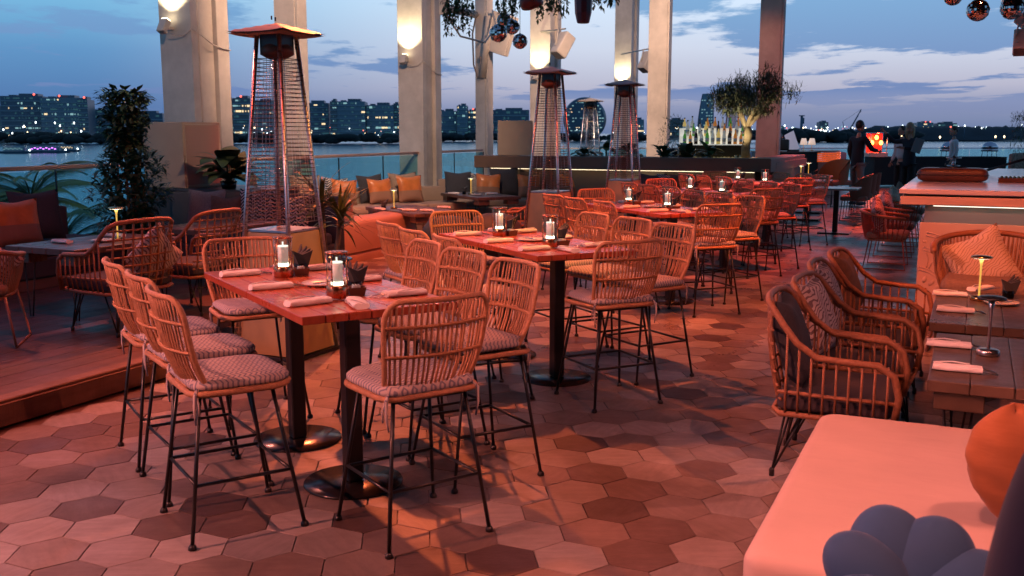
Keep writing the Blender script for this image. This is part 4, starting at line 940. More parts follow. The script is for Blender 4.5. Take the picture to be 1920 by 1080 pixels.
MB().box((0, 0, .34), (1.3, 1.2, .20), bev=.05).build('seat_pad', pale, ns); MB().box((0, 0, .12), (1.24, 1.14, .24)).build('base', plinth_m, ns)
# shell cushion, round pillow and velvet bolster
sh = thing('shell_cushion', (.96, 2.24, .475), 0, 'navy blue velvet cushion shaped like a scalloped shell', 'cushion', rot=(R(-24), 0, R(-8)))
velv = mat('navy_velvet', (.018, .085, .20), .8, sheen=.25, noise=(4, .15, 3))
for k, (a, ln, wd, yo) in enumerate(((172, .105, .078, -.075), (138, .128, .088, -.035), (103, .135, .105, .0), (64, .130, .105, -.02), (28, .135, .09, -.045))):
    d = Vector((math.cos(R(a)), 0, math.sin(R(a)))); q = MB(); q.ell((d.x * ln * .95, yo, .02 + d.z * ln * .95), (ln, .066, wd), 32, 20, (0, -R(a), 0)); q.build('petal', velv, sh)
q = MB(); q.ell((0, -.02, .03), (.10, .07, .06), 20, 12); q.build('centre', velv, sh)
rp = thing('round_pillow', (1.545, 2.86, .46), 0, 'rust orange round pillow leaning at the right edge of the bench', 'pillow')
q = MB(); 
def rpf(a, b):
    th, ph = 2 * PI * a, PI * b; r_ = 1 + .035 * math.sin(7 * th + 2 * ph) * math.sin(ph) + .03 * math.sin(13 * ph + 3 * th) * max(0, math.cos(ph * .5)) ; return (.17 * math.sin(ph) * math.cos(th) * r_ + .04 * math.cos(ph), .085 * math.sin(ph) * math.sin(th) * r_, .19 - .19 * math.cos(ph) * (1 - .06 * math.sin(3 * th)))
q.grid(rpf, 48, 30); q.build('cover', mat('rust_velvet', (.34, .12, .04), .8, sheen=.2, noise=(5, .2, 4), bump=(7, .5, (1, 1, 3))), rp)
bl = thing('velvet_bolster', (.985, 1.5, .445), R(20), 'tall plum velvet cushion out of focus in the bottom right corner', 'cushion')
q = MB(); q.ell((0, 0, .44), (.235, .17, .47), 36, 26, (0, R(7), 0)); q.build('cover', mat('plum_velvet', (.03, .02, .045), .85, sheen=.3, noise=(4, .4, 3), bump=(5, .4)), bl)

# ------------------------------------------------------------------ pyramid patio heaters
cap_m = mat('heater_cap_metal', (.36, .31, .26), .45, metal=.5, noise=(8, .15, 3))
panel_m = mat('heater_panel', (.50, .33, .15), .4, metal=.4, noise=(6, .12, 3))
grille_m = mat('grille_wire_metal', (.10, .08, .07), .4, metal=.6)
def make_heater(steelm=steel):
    t = thing('patio_heater'); t['category'] = 'patio heater'
    Hh, b0, b1 = 2.17, .265, .098
    def hw(z): return b0 + (b1 - b0) * z / Hh
    for sx_ in (-1, 1):
        for sy in (-1, 1):
            q = MB(); q.tube([(sx_ * hw(.02), sy * hw(.02), .02), (sx_ * hw(Hh), sy * hw(Hh), Hh)], .0165, 8); q.build('corner_post', steelm, t)
    for k in range(4):
        q = MB(); M = Matrix.Rotation(k * PI / 2, 3, 'Z')
        vs = [M @ Vector(v) for v in ((-hw(.03) + .02, -hw(.03) + .012, .03), (hw(.03) - .02, -hw(.03) + .012, .03), (hw(.86) - .016, -hw(.86) + .012, .86), (-hw(.86) + .016, -hw(.86) + .012, .86), (-hw(.03) + .02, -hw(.03) + .022, .03), (hw(.03) - .02, -hw(.03) + .022, .03), (hw(.86) - .016, -hw(.86) + .022, .86), (-hw(.86) + .016, -hw(.86) + .022, .86))]
        q.add(vs, [(0, 1, 2, 3), (7, 6, 5, 4), (0, 4, 5, 1), (1, 5, 6, 2), (2, 6, 7, 3), (3, 7, 4, 0)]); q.build('base_panel', panel_m, t)
    MB().box((0, 0, .872), (2 * hw(.87) - .03, 2 * hw(.87) - .03, .014)).build('shelf', steelm, t)
    MB().box((0, 0, .012), (2 * b0 + .04, 2 * b0 + .04, .024), bev=.005).build('foot_frame', black_metal, t)
    for k in range(40):
        z = .93 + k * (2.02 - .93) / 39; h_ = hw(z) + .014; r_ = .003
        c = [(-h_, -h_ + .02, z), (-h_ + .02, -h_, z), (h_ - .02, -h_, z), (h_, -h_ + .02, z), (h_, h_ - .02, z), (h_ - .02, h_, z), (-h_ + .02, h_, z), (-h_, h_ - .02, z)]
        MB().tube(c, r_, 3, True).build('grille_wire', grille_m, t)
    for k in range(4):
        M = Matrix.Rotation(k * PI / 2, 3, 'Z')
        for s_ in (-.55, 0, .55): MB().tube([M @ Vector((s_ * hw(.93), -hw(.93) - .012, .93)), M @ Vector((s_ * hw(2.02), -hw(2.02) - .012, 2.02))], .0022, 3).build('grille_stay', steelm, t)
    MB().lathe([(.052, .88), (.052, 2.02)], 18).build('glass_tube', glass('heater_glass', (.86, .78, .76)), t)
    MB().lathe([(.06, 2.02), (.12, 2.05), (.12, 2.09), (.07, 2.13), (.07, 2.17)], 20).build('burner', mat('burner_rust', (.14, .06, .035), .6, metal=.3), t)
    q = MB(); q.box((0, 0, 2.13), (.17, .17, .10)); q.build('top_box', black_metal, t)
    N_ = 10; q = MB()
    def cap(off):
        def f(a, b):
            u = a * 2 - 1; v = b * 2 - 1; m_ = max(abs(u), abs(v)); return (.255 * u, .255 * v, 2.185 + off + .062 * (1 - m_) ** .75 - .012 * m_ + .014 * (abs(u * v)) ** 3)
        return f
    q.grid(cap(.0), N_, N_, False); q.grid(cap(.012), N_, N_, False); q.build('cap', cap_m, t)
    q = MB(); q.tube([(-.05, 0, 2.275), (-.05, 0, 2.30)], .006, 5); q.tube([(.03, .03, 2.275), (.03, .03, 2.30)], .006, 5); q.build('bolt', black_metal, t)
    freeze(t); return t
h0 = make_heater(); GH = 'pyramid patio heaters'
h0.scale = (1, 1, 1.075); h0.location = (-1.70, 7.32, 0); h0.rotation_euler = (0, 0, R(65)); tag(h0, 'largest steel pyramid patio heater behind the frontmost bar table', 'patio heater', GH)
for x, y, r_, lab in ((.47, 12.1, 62, 'second pyramid patio heater, with a rust coloured hood near the middle'), (1.70, 15.1, 66, 'third pyramid patio heater under the lit column, left of the bright counter panel'), (1.80, 23.0, 65, 'far unlit patio heater in front of the round disc tower'), (4.72, 21.3, 65, 'far patio heater standing by the bottle shelves')):
    dup(h0, (x, y, 0), R(r_), lab, GH)

# ------------------------------------------------------------------ columns, posts, railing
def wbox(b, x0, x1, y0, y1, z0, z1, bev=0.): return b.box(((x0 + x1) / 2, (y0 + y1) / 2, (z0 + z1) / 2), (x1 - x0, y1 - y0, z1 - z0), bev=bev)
room = R(65) - PI / 2
CL = ['first big white column, behind the tan speaker box', 'second white column, behind the middle sofa railing', 'third white column behind the second heater', 'fourth white column behind the third heater']
lampm = mat('uplight_face', (0, 0, 0), emit=(1, .85, .55), es=14)
for k, (x, y) in enumerate(((-4.97, 14.3), (-2.33, 20.6), (.48, 26.9), (3.39, 33.4))):
    t = thing('column', (x, y, -.3), room, CL[k], 'column', 'white canopy columns')
    b = MB(); wbox(b, 0, .58, 0, .13, -8, 7.2, .006); b.build('front_flange', plaster, t)
    b = MB(); wbox(b, .14, .50, .132, .52, -8, 7.2); b.build('web', plaster, t)
    b = MB(); wbox(b, 0, .58, .522, .77, -8, 7.2, .006); b.build('rear_flange', plaster, t)
    b = MB(); b.tube([(.53, .20, -1), (.53, .20, 7)], .022, 6); b.build('conduit', plaster, t)
    fx = thing('column_uplight', (x, y, 0), room, ('small white uplight on the %s white column' % ('first', 'second', 'third', 'fourth')[k]), 'uplight', 'uplights on the columns')
    b = MB(); b.box((.24, -.16, 3.10), (.13, .10, .20), (R(-28), 0, 0), .01); b.box((.24, -.05, 3.08), (.05, .10, .03)); b.build('housing', plaster, fx)
    b = MB(); b.box((.24, -.112, 3.193), (.10, .07, .006), (R(-28), 0, 0)); b.build('lens', lampm, fx)
    q = MB(); q.tube([(.30, -.12, 3.02), (.36, -.08, 2.98), (.48, -.03, 2.98), (.585, -.012, 3.06)], .008, 5); q.tube([(.59, .02, 3.06), (.60, .2, 2.98), (.605, .4, 2.88), (.60, .6, 2.84), (.59, .78, 2.83)], .009, 5); q.build('cable', plaster, fx)
    M = Matrix.Rotation(room, 3, 'Z'); lp = Vector((x, y, 0)) + M @ Vector((.24, -.20, 3.24)); tp = Vector((x, y, 0)) + M @ Vector((.30, .02, 4.0))
    sp_ = spot('uplight_bulb', lp, tp, 120, (1, .83, .52), 105, .8, .03, housing=False)
b = thing('rail_frame')
def post(x, y, w_, d_, lab, m=plaster, rz=room, ribs=True):
    t = thing('steel_post', (x, y, -.3), rz, lab, 'post', 'slim canopy posts')
    q = MB(); wbox(q, 0, w_, 0, d_ * .42, 0, 7.0, .006); q.build('flange', m, t)
    q = MB(); wbox(q, w_ * .12, w_ * .9, d_ * .422, d_, 0, 7.0, .004); q.build('web', m, t)
    q = MB(); wbox(q, w_ + .003, w_ + .05, .01, d_ * .9, 0, 7.0, .004); q.build('side_channel', m, t)
    return t
bpy.data.objects.remove(b)
post(-3.98, 17.0, .42, .3, 'slim pinkish post seen through the biggest heater')
p2 = post(-.86, 23.6, .26, .35, 'slim steel post with a bracket between the second and third columns')
post(3.45, 25.6, .48, .3, 'tall pale post right of the third heater')
post(5.42, 22.2, .46, .22, 'tall red lit post beside the olive tree')
q = MB(); q.tube([(.18, .0, 3.2), (.36, .0, 4.6)], .10, 4); q.box((.60, .1, 4.2), (.62, .2, .9), (0, R(18), 0), .01); q.build('bracket', plaster, p2)
q = MB(); q.tube([(.08, -.06, 4.7), (-.02, -.09, 4.2), (.0, -.08, 3.5), (.10, -.06, 3.2), (.20, -.06, 3.3), (.16, -.06, 3.7)], .02, 6); q.build('cable', mat('grey_cable', (.25, .2, .17), .6), p2)
tb = thing('truss_arm', (-1.45, 21.1, 4.22), 0, 'pale bolted beam running from the second column to the bracketed post', 'beam')
e = Vector((.62, 2.5, .12)); q = MB(); q.tube([(0, 0, 0), e], .085, 4); q.build('beam', plaster, tb)
q = MB(); q.box((-.02, -.05, .0), (.34, .1, .34)); q.build('end_plate', plaster, tb)
q = MB(); q.tube([(.05, -.02, -.1), (.35, .5, -.55), (.85, 1.2, -.62), (1.1, 1.9, -.2), (1.0, 2.3, .2)], .022, 6); q.build('sagging_cable', plaster, tb)
# glass railing
R0 = Vector((-5.8, 11.2)); RD = Vector((.386, .923)).normalized(); RN = Vector((RD.y, -RD.x))
rail = thing('glass_railing', (R0.x, R0.y, 0), math.atan2(RD.y, RD.x) - PI / 2, 'long glass balustrade with a pinkish top rail along the water side', 'railing')
b = MB(); b.box((0, 4.6, 1.235), (.075, 17.2, .05), bev=.008); b.build('handrail', mat('handrail_bronze', (.36, .22, .17), .35), rail)
gl = glass('railing_glass', (.66, .90, .92), .01)
for k in range(11):
    b = MB(); b.box((0, -3.1 + 1.56 * k, .70), (.016, 1.54, .98)); b.build('glass_panel', gl, rail)
    b = MB(); b.box((0, -2.32 + 1.56 * k, .70), (.02, .014, 1.0)); b.box((0, -2.32 + 1.56 * k, .22), (.05, .05, .12)); b.build('joint', black_metal, rail)
b = MB(); b.box((0, 4.6, .10), (.08, 17.2, .2)); b.build('shoe', black_metal, rail)
# second railing beyond the far seats
rail2 = thing('glass_railing', (1.4, 33.1, 0), R(-90) + .03, 'low glass balustrade behind the bottle shelves and far bar', 'railing')
b = MB(); b.box((0, 13, 1.12), (.05, 26, .04)); b.build('handrail', steel, rail2)
for k in range(13): b = MB(); b.box((0, 1 + 2 * k, .62), (.016, 1.97, .94)); b.build('glass_panel', gl, rail2)

# ------------------------------------------------------------------ tan speaker boxes
spk = mat('speaker_tan', (.42, .31, .22), .6, noise=(4, .06, 3)); spg = mat('speaker_grille', (.40, .24, .19), .7, bump=(260, .6))
def subbox(x, y, z, s, hh, rz, lab):
    t = thing('speaker_box', (x, y, z), rz, lab, 'speaker', 'tan subwoofer boxes')
    MB().box((0, 0, hh / 2), (s, s, hh), bev=.006).build('cabinet', spk, t)
    MB().box((s / 2 + .004, 0, hh / 2), (.01, s - .08, hh - .08)).build('grille', spg, t)
    b = MB()
    for a in (-1, 1): b.box((s / 2 + .006, a * (s / 2 - .03), hh / 2), (.008, .008, hh - .05)); b.box((s / 2 + .006, 0, hh / 2 + a * (hh / 2 - .028)), (.008, s - .05, .008))
    b.build('stitching', mat('stitch', (.5, .38, .3), .6), t)
M = Matrix.Rotation(R(-42), 2)
cab = thing('low_cabinet', (-3.75, 12.2, PZ), R(-25), 'dark cabinet under the tan speaker box', 'cabinet')
MB().box((.1, 0, .41), (1.9, .9, .82), bev=.01).build('carcass', mat('dark_cabinet', (.035, .035, .04), .6), cab); MB().box((.1, 0, .832), (1.96, .96, .024)).build('top', mat('dark_cabinet_top', (.06, .06, .065), .4), cab)
subbox(-4.03, 12.18, PZ + .846, .64, .78, R(-25), 'big tan speaker box with stitched grille in front of the first column')
subbox(.05, 19.45, 1.212, .66, .66, R(2), 'smaller tan speaker box on the planter wall by the steel post')

# ------------------------------------------------------------------ planter bar with lit recess
brown_st = mat('brown_stone_band', (.15, .085, .05), .5, noise=(3, .15, 4)); stone = mat('veined_stone_panel', (.42, .32, .22), .45, noise=(2.5, .25, 6)); brown_p = mat('brown_panel', (.20, .13, .08), .5, noise=(2, .12, 4))
ledw = mat('led_strip', (0, 0, 0), emit=(1, .80, .50), es=2.4)
pb = thing('planter_bar', (4.25, 16.95, 0), R(-25), 'long brown stone counter with a lit recess and gold mosaic top behind the bar tables', 'counter')
b = MB(); b.box((-2.6, .05, 1.095), (5.6, .5, .23), bev=.01); b.build('front_band', brown_st, pb)
b = MB(); b.box((-2.6, 2.0, 1.06), (5.6, 3.38, .14)); b.build('counter_slab', brown_st, pb)
b = MB(); b.box((-.06, 2.05, .95), (.42, 3.4, .5), bev=.01); b.build('end_band', brown_st, pb)
for k, (x0, x1, mm) in enumerate(((-5.2, -3.9, brown_p), (-3.9, -2.75, brown_p), (-2.75, -1.72, stone), (-1.72, -.9, brown_p), (-.9, -.12, brown_p))):
    b = MB(); b.box(((x0 + x1) / 2, .12, .49), (x1 - x0 - .006, .1, .975)); b.build('face_panel', mm, pb)
b = MB(); b.box((-2.6, -.06, .972), (5.0, .03, .012)); b.build('led', ledw, pb)
gold = mat('gold_mosaic', (.55, .42, .16), .3, metal=.7, noise=(30, .8, 4), emit=(1, .75, .25), es=.22)  # faint emission stands in for glints on the mosaic
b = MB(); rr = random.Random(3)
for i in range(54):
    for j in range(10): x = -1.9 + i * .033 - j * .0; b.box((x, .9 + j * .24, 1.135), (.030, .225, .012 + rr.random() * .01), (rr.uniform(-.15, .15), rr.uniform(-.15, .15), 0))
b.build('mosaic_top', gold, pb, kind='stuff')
# bottle shelves
bs = thing('bottle_shelf', (4.12, 20.35, 1.13), R(-6), 'stepped white glowing bottle shelf on a black plinth', 'shelf')
MB().box((.0, .1, .13), (1.42, .5, .26)).build('plinth', black_metal, bs)
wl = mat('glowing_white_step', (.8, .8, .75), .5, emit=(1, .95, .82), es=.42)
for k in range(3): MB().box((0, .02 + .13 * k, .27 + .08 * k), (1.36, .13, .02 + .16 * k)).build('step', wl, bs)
glassm = {'amber': mat('amber_bottle', (.45, .16, .03), .12, emit=(1, .35, .05), es=.25), 'green': mat('green_bottle', (.08, .25, .04), .12, emit=(.2, .8, .1), es=.15), 'dark': mat('dark_bottle', (.06, .02, .015), .1), 'clear': mat('clear_bottle', (.75, .75, .7), .1, emit=(1, .95, .85), es=.12), 'gold': mat('gold_bottle', (.7, .45, .15), .15, emit=(1, .7, .2), es=.35)}  # emission in the bottle colours imitates shelf light passing through glass
BC = {'amber': 'amber spirit bottle', 'green': 'green glass bottle', 'dark': 'dark glass bottle', 'clear': 'clear spirit bottle', 'gold': 'golden champagne bottle'}
bproto = {}
def bottle(kind, x, y, z, lab, s=1.):
    if kind not in bproto:
        t = thing('bottle'); t['category'] = 'bottle'
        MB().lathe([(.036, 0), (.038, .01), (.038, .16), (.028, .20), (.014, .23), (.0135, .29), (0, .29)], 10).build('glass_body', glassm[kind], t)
        MB().lathe([(.0386, .05), (.0386, .12)], 10).build('paper_label', linen, t); MB().lathe([(.0155, .28), (.0155, .305), (0, .305)], 8).build('cap', mat('bottle_cap', (.08, .05, .03), .4), t)
        freeze(t); bproto[kind] = t; t.location = (x, y, z); t.scale = (s, s, s); return tag(t, BC[kind] + ' ' + lab, 'bottle', 'bottles on the glowing shelves')
    return dup(bproto[kind], (x, y, z), 0, BC[kind] + ' ' + lab, 'bottles on the glowing shelves', scale=(s, s, s))
Mb = Matrix.Rotation(R(-6), 3, 'Z')
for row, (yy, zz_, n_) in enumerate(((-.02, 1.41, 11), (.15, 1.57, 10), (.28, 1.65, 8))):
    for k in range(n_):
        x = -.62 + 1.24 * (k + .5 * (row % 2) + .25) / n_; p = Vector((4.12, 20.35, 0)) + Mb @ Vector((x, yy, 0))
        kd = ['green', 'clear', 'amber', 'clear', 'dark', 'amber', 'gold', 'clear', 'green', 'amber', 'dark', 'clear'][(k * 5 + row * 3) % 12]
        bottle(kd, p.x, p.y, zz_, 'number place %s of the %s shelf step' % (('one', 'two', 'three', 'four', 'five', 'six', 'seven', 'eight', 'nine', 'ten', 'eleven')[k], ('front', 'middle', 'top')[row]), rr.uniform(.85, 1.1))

# ------------------------------------------------------------------ pale bar at the right
bar = thing('bar_counter', (3.47, 8.38, 0), R(-25), 'pale carved bar counter with an under-lit ledge at the right', 'bar')
stucco = mat('peach_stucco', (.55, .38, .29), .7, noise=(2.2, .12, 6), bump=(5, .35)); palewood = mat('pale_wood_band', (.58, .42, .33), .45, noise=(3, .12, 5, (1, 8, 8)))
b = MB(); wbox(b, 0, 6, 0, 5.2, 0, .895, .006); b.build('carved_face', stucco, bar)
b = MB(); wbox(b, .03, 6, .03, 5.2, .895, 1.05); b.build('recess', mat('grey_recess', (.42, .38, .34), .6), bar)
b = MB(); wbox(b, -.16, 6, -.16, 5.36, 1.05, 1.122, .006); b.build('ledge', palewood, bar)
b = MB(); wbox(b, -.13, 6, -.12, 5.3, 1.122, 1.14); b.build('shadow_gap', black_metal, bar)
b = MB(); wbox(b, -.17, 6, -.17, 5.38, 1.14, 1.182, .006); b.build('top', mat('polished_white_top', (.62, .56, .56), .18, noise=(2, .08, 5)), bar)
b = MB(); wbox(b, .1, 5.9, -.10, -.07, 1.040, 1.048); b.build('led', mat('led_strip_cool', (0, 0, 0), emit=(1, .93, .75), es=2.0), bar)
q = MB()
def ring(cx_, cz_, r_, a0, a1, th=.0045, n=26):
    pts = [(cx_ + r_ * math.cos(R(a0 + (a1 - a0) * i / n)), -.004, cz_ + r_ * math.sin(R(a0 + (a1 - a0) * i / n))) for i in range(n + 1)]
    pts = [p for p in pts if p[0] > .004 and .01 < p[2] < .88]
    if len(pts) > 1: q.tube(pts, th, 5)
CX, CZ = -.05, .12
for r_ in (.70, .672, .57, .545, .40, .375, .24): ring(CX, CZ, r_, -25, 90)
for k in range(14):
    a = R(4 + k * 7); x = CX + .62 * math.cos(a); z = CZ + .62 * math.sin(a)
    if x > .03 and z < .86: q.ell((x, -.002, z), (.017, .006, .013), 8, 5)
for k in range(6):
    a = 8 + k * 16; m1_, m2_ = R(a), R(a + 14); mid_ = R(a + 7)
    for s_ in (0, 1):
        pts = [(CX + rr_ * math.cos(mid_ + (1 if s_ else -1) * R(w2)), -.004, CZ + rr_ * math.sin(mid_ + (1 if s_ else -1) * R(w2))) for rr_, w2 in ((.41, 6.5), (.46, 6), (.50, 4), (.54, .2))]
        if all(p[0] > .005 for p in pts): q.tube(pts, .004, 5)
for k in range(9):
    a = R(2 + k * 11); x = CX + .31 * math.cos(a); z = CZ + .31 * math.sin(a)
    if x > .03 and z > .02: q.ell((x, -.002, z), (.03, .006, .018), 8, 5, (0, -a, 0))
for k in range(9):
    x = .75 + k * .6
    for r_ in (.20, .17): ring(x + .3, .0, r_ + .25, 20, 160)
q.build('carved_relief', stucco, bar)
cs_ = thing('leather_case', (4.24, 9.55, 1.183), R(-25), 'brown padded leather case with an oval emblem lying on the bar top', 'case')
lea = mat('brown_leather', (.09, .035, .022), .4, noise=(6, .25, 4), bump=(30, .2))
b = MB(); b.box((0, 0, .065), (.62, .34, .13), bev=.045); b.build('body', lea, cs_)
b = MB(); b.tube([(.12 * math.cos(2 * PI * k / 20), -.02 + .05 * math.sin(2 * PI * k / 20), .131) for k in range(20)], .006, 5, True); b.tube([(-.07, -.02, .131), (.0, -.035, .133), (.07, -.02, .131)], .008, 5); b.build('emblem', black_metal, cs_)
b = MB(); b.box((0, 0, .065), (.635, .355, .006)); b.build('seam', black_metal, cs_)
tr = thing('gold_tray', (4.92, 9.35, 1.183), R(-25), 'shallow gold studded tray at the right end of the bar', 'tray')
b = MB(); b.box((0, 0, .02), (.6, .22, .04), bev=.004); b.build('tray_base', lea, tr)
b = MB()
for i in range(16):
    for j in range(3): b.ell((-.27 + .036 * i, -.06 + .06 * j, .045), (.014, .02, .010), 6, 4)
b.build('studs', brass, tr, kind='stuff')
ls = thing('serving_stand', (5.02, 11.3, 1.183), 0, 'stack of small silver discs on a stem standing on the bar', 'stand')
b = MB(); b.lathe([(.05, 0), (.05, .02), (.02, .03), (.02, .08), (.07, .085), (.07, .095), (.02, .1), (.018, .17), (.08, .175), (.08, .185), (.02, .19), (.0, .22)], 18); b.build('discs', steel, ls)
rd = thing('black_rod', (5.15, 11.1, 1.183), 0, 'slanting black rod rising from the bar to the right edge', 'rod')
b = MB(); b.tube([(0, 0, .0), (.9, -.3, .32)], .014, 8); b.build('rod', black_metal, rd); b = MB(); b.lathe([(.05, 0), (.05, .02), (0, .03)], 12); b.build('foot', black_metal, rd)

# ------------------------------------------------------------------ far end of the terrace
def shell_chair(x, y, ang, lab, m, s=1.):
    t = thing('shell_chair', (x, y, 0), fac(ang), lab, 'chair', 'upholstered chairs at the far tables'); t.scale = (s, s, s)
    q = MB()
    def f(a, b):
        th = R(-200 + 220 * a) ; return (.29 * math.cos(th) * (1 - .12 * (1 - b)), -.02 + .28 * math.sin(th) * (1 - .12 * (1 - b)), .40 + b * (.20 + .24 * (1 - abs(a * 2 - 1) ** 3)))
    q.grid(f, 18, 5); q.grid(lambda a, b: tuple(c * k for c, k in zip(f(a, b), (.9, .9, 1))), 18, 5); q.build('shell', m, t)
    b = MB(); b.box((0, 0, .43), (.50, .48, .09), bev=.03); b.build('seat_cushion', PM['taupe'], t)
    for s_ in (-1, 1): MB().tube([(s_ * .22, .2, .40), (s_ * .24, .23, .012), (s_ * .24, -.24, .012), (s_ * .22, -.2, .40)], .010, 5).build('sled_leg', black_metal, t)
brn = mat('brown_chair_cloth', (.17, .10, .06), .85)
for k, nm in enumerate(('nearest', 'second', 'third')):
    p = Vector((6.45, 18.6)) + AX * .95 * k; shell_chair(p.x, p.y, 155, 'brown upholstered chair with pillow along the far aisle, ' + nm, brn)
    pillow('taupe', p.x + .03, p.y, .47, 155, 'on the %s brown chair of the far aisle' % nm, .36, 14)
shell_chair(7.2, 22.3, 205, 'large tan chair left of the man in the dark blazer', mat('tan_chair_cloth', (.28, .15, .07), .8), 1.25)
shell_chair(5.0, 20.3, 20, 'brown chair half hidden behind the rear stools', brn)
def pedestal(x, y, lab, s=.8):
    t = thing('pedestal_table', (x, y, 0), R(-25), lab, 'table', 'far pedestal tables')
    MB().box((0, 0, .735), (s, s, .03), bev=.004).build('tabletop', mat('grey_tabletop', (.30, .27, .25), .25), t); MB().box((0, 0, .37), (.08, .08, .70)).build('post', black_metal, t)
    MB().box((0, 0, .012), (.5, .5, .024), bev=.004).build('base', black_metal, t)
pedestal(5.65, 18.9, 'square pedestal table with pale place settings beyond the rearmost bar table'); pedestal(6.2, 20.6, 'second square pedestal table before the far bar'); pedestal(5.35, 16.3, 'square pedestal table right behind the last stools', .7)
for x, y, lab in ((5.5, 18.9, 'on the nearer pedestal table'), (6.15, 20.6, 'on the farther pedestal table')):
    put('tlamp', x, y, .752, 0, 'slim brass lamp ' + lab); put('caddy', x + .18, y + .1, .752, 0, 'black napkin fan ' + lab); put('plate', x + .15, y - .2, .752, 0, 'white plate ' + lab); put('napkin', x - .2, y - .2, .752, .4, 'white rolled napkin ' + lab)
fb = thing('far_bar', (7.5, 26.5, 0), R(0), 'dark far bar with a glittering orange lit curved front', 'bar')
MB().box((-.25, 0, .56), (1.5, .9, 1.12)).build('dark_body', black_metal, fb); MB().box((-.25, -.03, 1.14), (1.6, 1.0, .04)).build('top', mat('dark_bar_top', (.05, .045, .045), .25), fb)
q = MB(); rr = random.Random(8)
pts = [(.52 + .95 * math.sin(R(a)), -.45 + 1.6 * (1 - math.cos(R(a)))) for a in range(0, 85, 6)]
for i in range(len(pts) - 1):
    for j in range(5):
        for s_ in (0, .5):
            a = Vector(pts[i]).lerp(Vector(pts[i + 1]), s_); q.ell((a.x, a.y, .90 + .05 * j), (.032, .025, .024), 6, 4)
q.build('glittering_front', mat('orange_glitter', (.6, .12, .04), .2, emit=(1, .15, .03), es=.45, noise=(12, .8, 3)), fb, kind='stuff')
q = MB(); poly = [(-.0, 1.6)] + [(.50, 1.6)] + [] ; top_ = [(x, y) for x, y in pts] + [(.52, 1.6)]
q.prism(top_, 1.13, 1.17); q.prism(top_, 0, .88); q.build('curved_body', mat('bar_stone', (.35, .2, .14), .4), fb)
ps = thing('till_screen', (7.35, 26.2, 1.161), R(20), 'tilted white till screen on the far bar', 'screen'); b = MB(); b.box((0, 0, .24), (.30, .02, .50), (0, R(-24), 0)); b.build('screen', mat('till_white', (.5, .5, .6), .3, emit=(.6, .6, .8), es=.25), ps); b = MB(); b.box((.05, 0, .02), (.25, .2, .04)); b.build('stand', black_metal, ps)
cm = thing('coffee_machine', (7.02, 26.3, 1.161), 0, 'dark coffee machine on the far bar', 'machine'); b = MB(); b.box((0, 0, .16), (.5, .4, .3), bev=.04); b.build('body', black_metal, cm); b = MB(); b.lathe([(.1, .31), (.12, .33), (.09, .45), (0, .46)], 14); b.build('hopper', mat('hopper', (.06, .06, .07), .2), cm)
for x, lab in ((7.78, 'left'), (8.0, 'right')):
    t = thing('shaded_lamp', (x, 26.6, 1.17), 0, 'small white shaded lamp on the far bar, %s of the pair' % lab, 'lamp', 'pair of shaded lamps on the far bar')
    MB().lathe([(.05, 0), (.05, .01), (.008, .02), (.008, .16)], 10).build('stem', brass, t); MB().lathe([(.10, .15), (.06, .32)], 16).build('shade', mat('lit_shade', (.8, .75, .7), .8, emit=(1, .7, .55), es=.55), t)
# low blue seats before the far railing
seat_b = mat('blue_seat', (.03, .09, .20), .8)
for k in range(3):
    t = thing('lounge_chair', (7.75 + 1.1 * k, 31.2 + .1 * (k % 2), 0), R(5 * (k % 3)), 'blue lounge chair along the far balustrade, %s from the left' % ('first', 'second', 'third', 'fourth', 'fifth', 'sixth')[k], 'chair', 'blue lounge chairs at the far balustrade')
    MB().box((0, 0, .60), (.75, .7, .3), bev=.05).build('seat', mat('tan_seat', (.25, .16, .10), .8), t); MB().box((0, -.32, .85), (.78, .14, .42), bev=.05).build('backrest', seat_b, t)
    for sx_ in (-1, 1):
        for sy in (-1, 1): MB().box((sx_ * .3, sy * .27, .225), (.05, .05, .45)).build('leg', black_metal, t)
# buffet with heat lamps
bf = thing('buffet_table', (13.0, 30.6, 0), 0, 'long buffet table under a black cloth at the end of the terrace', 'table')
q = MB(); n_ = 90
def cl(a, b):
    per = a * 9.0; k = 1 + .0
    if per < 4.0: x, y = -2.0 + per, -.45
    elif per < 4.9: x, y = 2.0, -.45 + (per - 4.0)
    elif per < 8.9: x, y = 2.0 - (per - 4.9), .45
    else: x, y = -2.0, .45 - (per - 8.9) * 9
    f_ = .03 * math.sin(per * 9) * (1 - b); return (x * (1 + f_ * .3), y * (1 + f_), .06 + .84 * b)
q.grid(cl, n_, 4); q.box((0, 0, .905), (4.02, .92, .012)); q.build('cloth', mat('black_cloth', (.012, .012, .014), .9), bf)
for sx_ in (-1.8, 0, 1.8): MB().box((sx_, 0, .03), (.08, .7, .06)).build('leg', steel, bf)
hl = thing('heat_lamp_cabinet', (11.15, 30.5, .912), 0, 'red glowing glass heat lamp cabinet with three bulbs on the buffet', 'heat lamp')
b = MB()
for x in (-.26, .26):
    for y in (-.2, .2): b.tube([(x * .92, y, .1), (x, y, .72)], .012, 4)
b.tube([(-.26, -.2, .72), (.26, -.2, .72), (.26, .2, .72), (-.26, .2, .72)], .014, 4, True); b.build('frame', steel, hl)
MB().box((0, 0, .06), (.56, .46, .12)).build('tray', palewood, hl); MB().box((0, .2, .40), (.48, .012, .58)).build('back_glass', mat('red_glass', (.5, .02, .01), .2, emit=(1, .05, .01), es=.35), hl)
for x, z in ((-.13, .42), (0, .58), (.14, .42)): MB().ell((x, .02, z), (.055, .055, .07), 12, 8).build('bulb', mat('red_bulb', (0, 0, 0), emit=(1, .22, .03), es=16), hl)
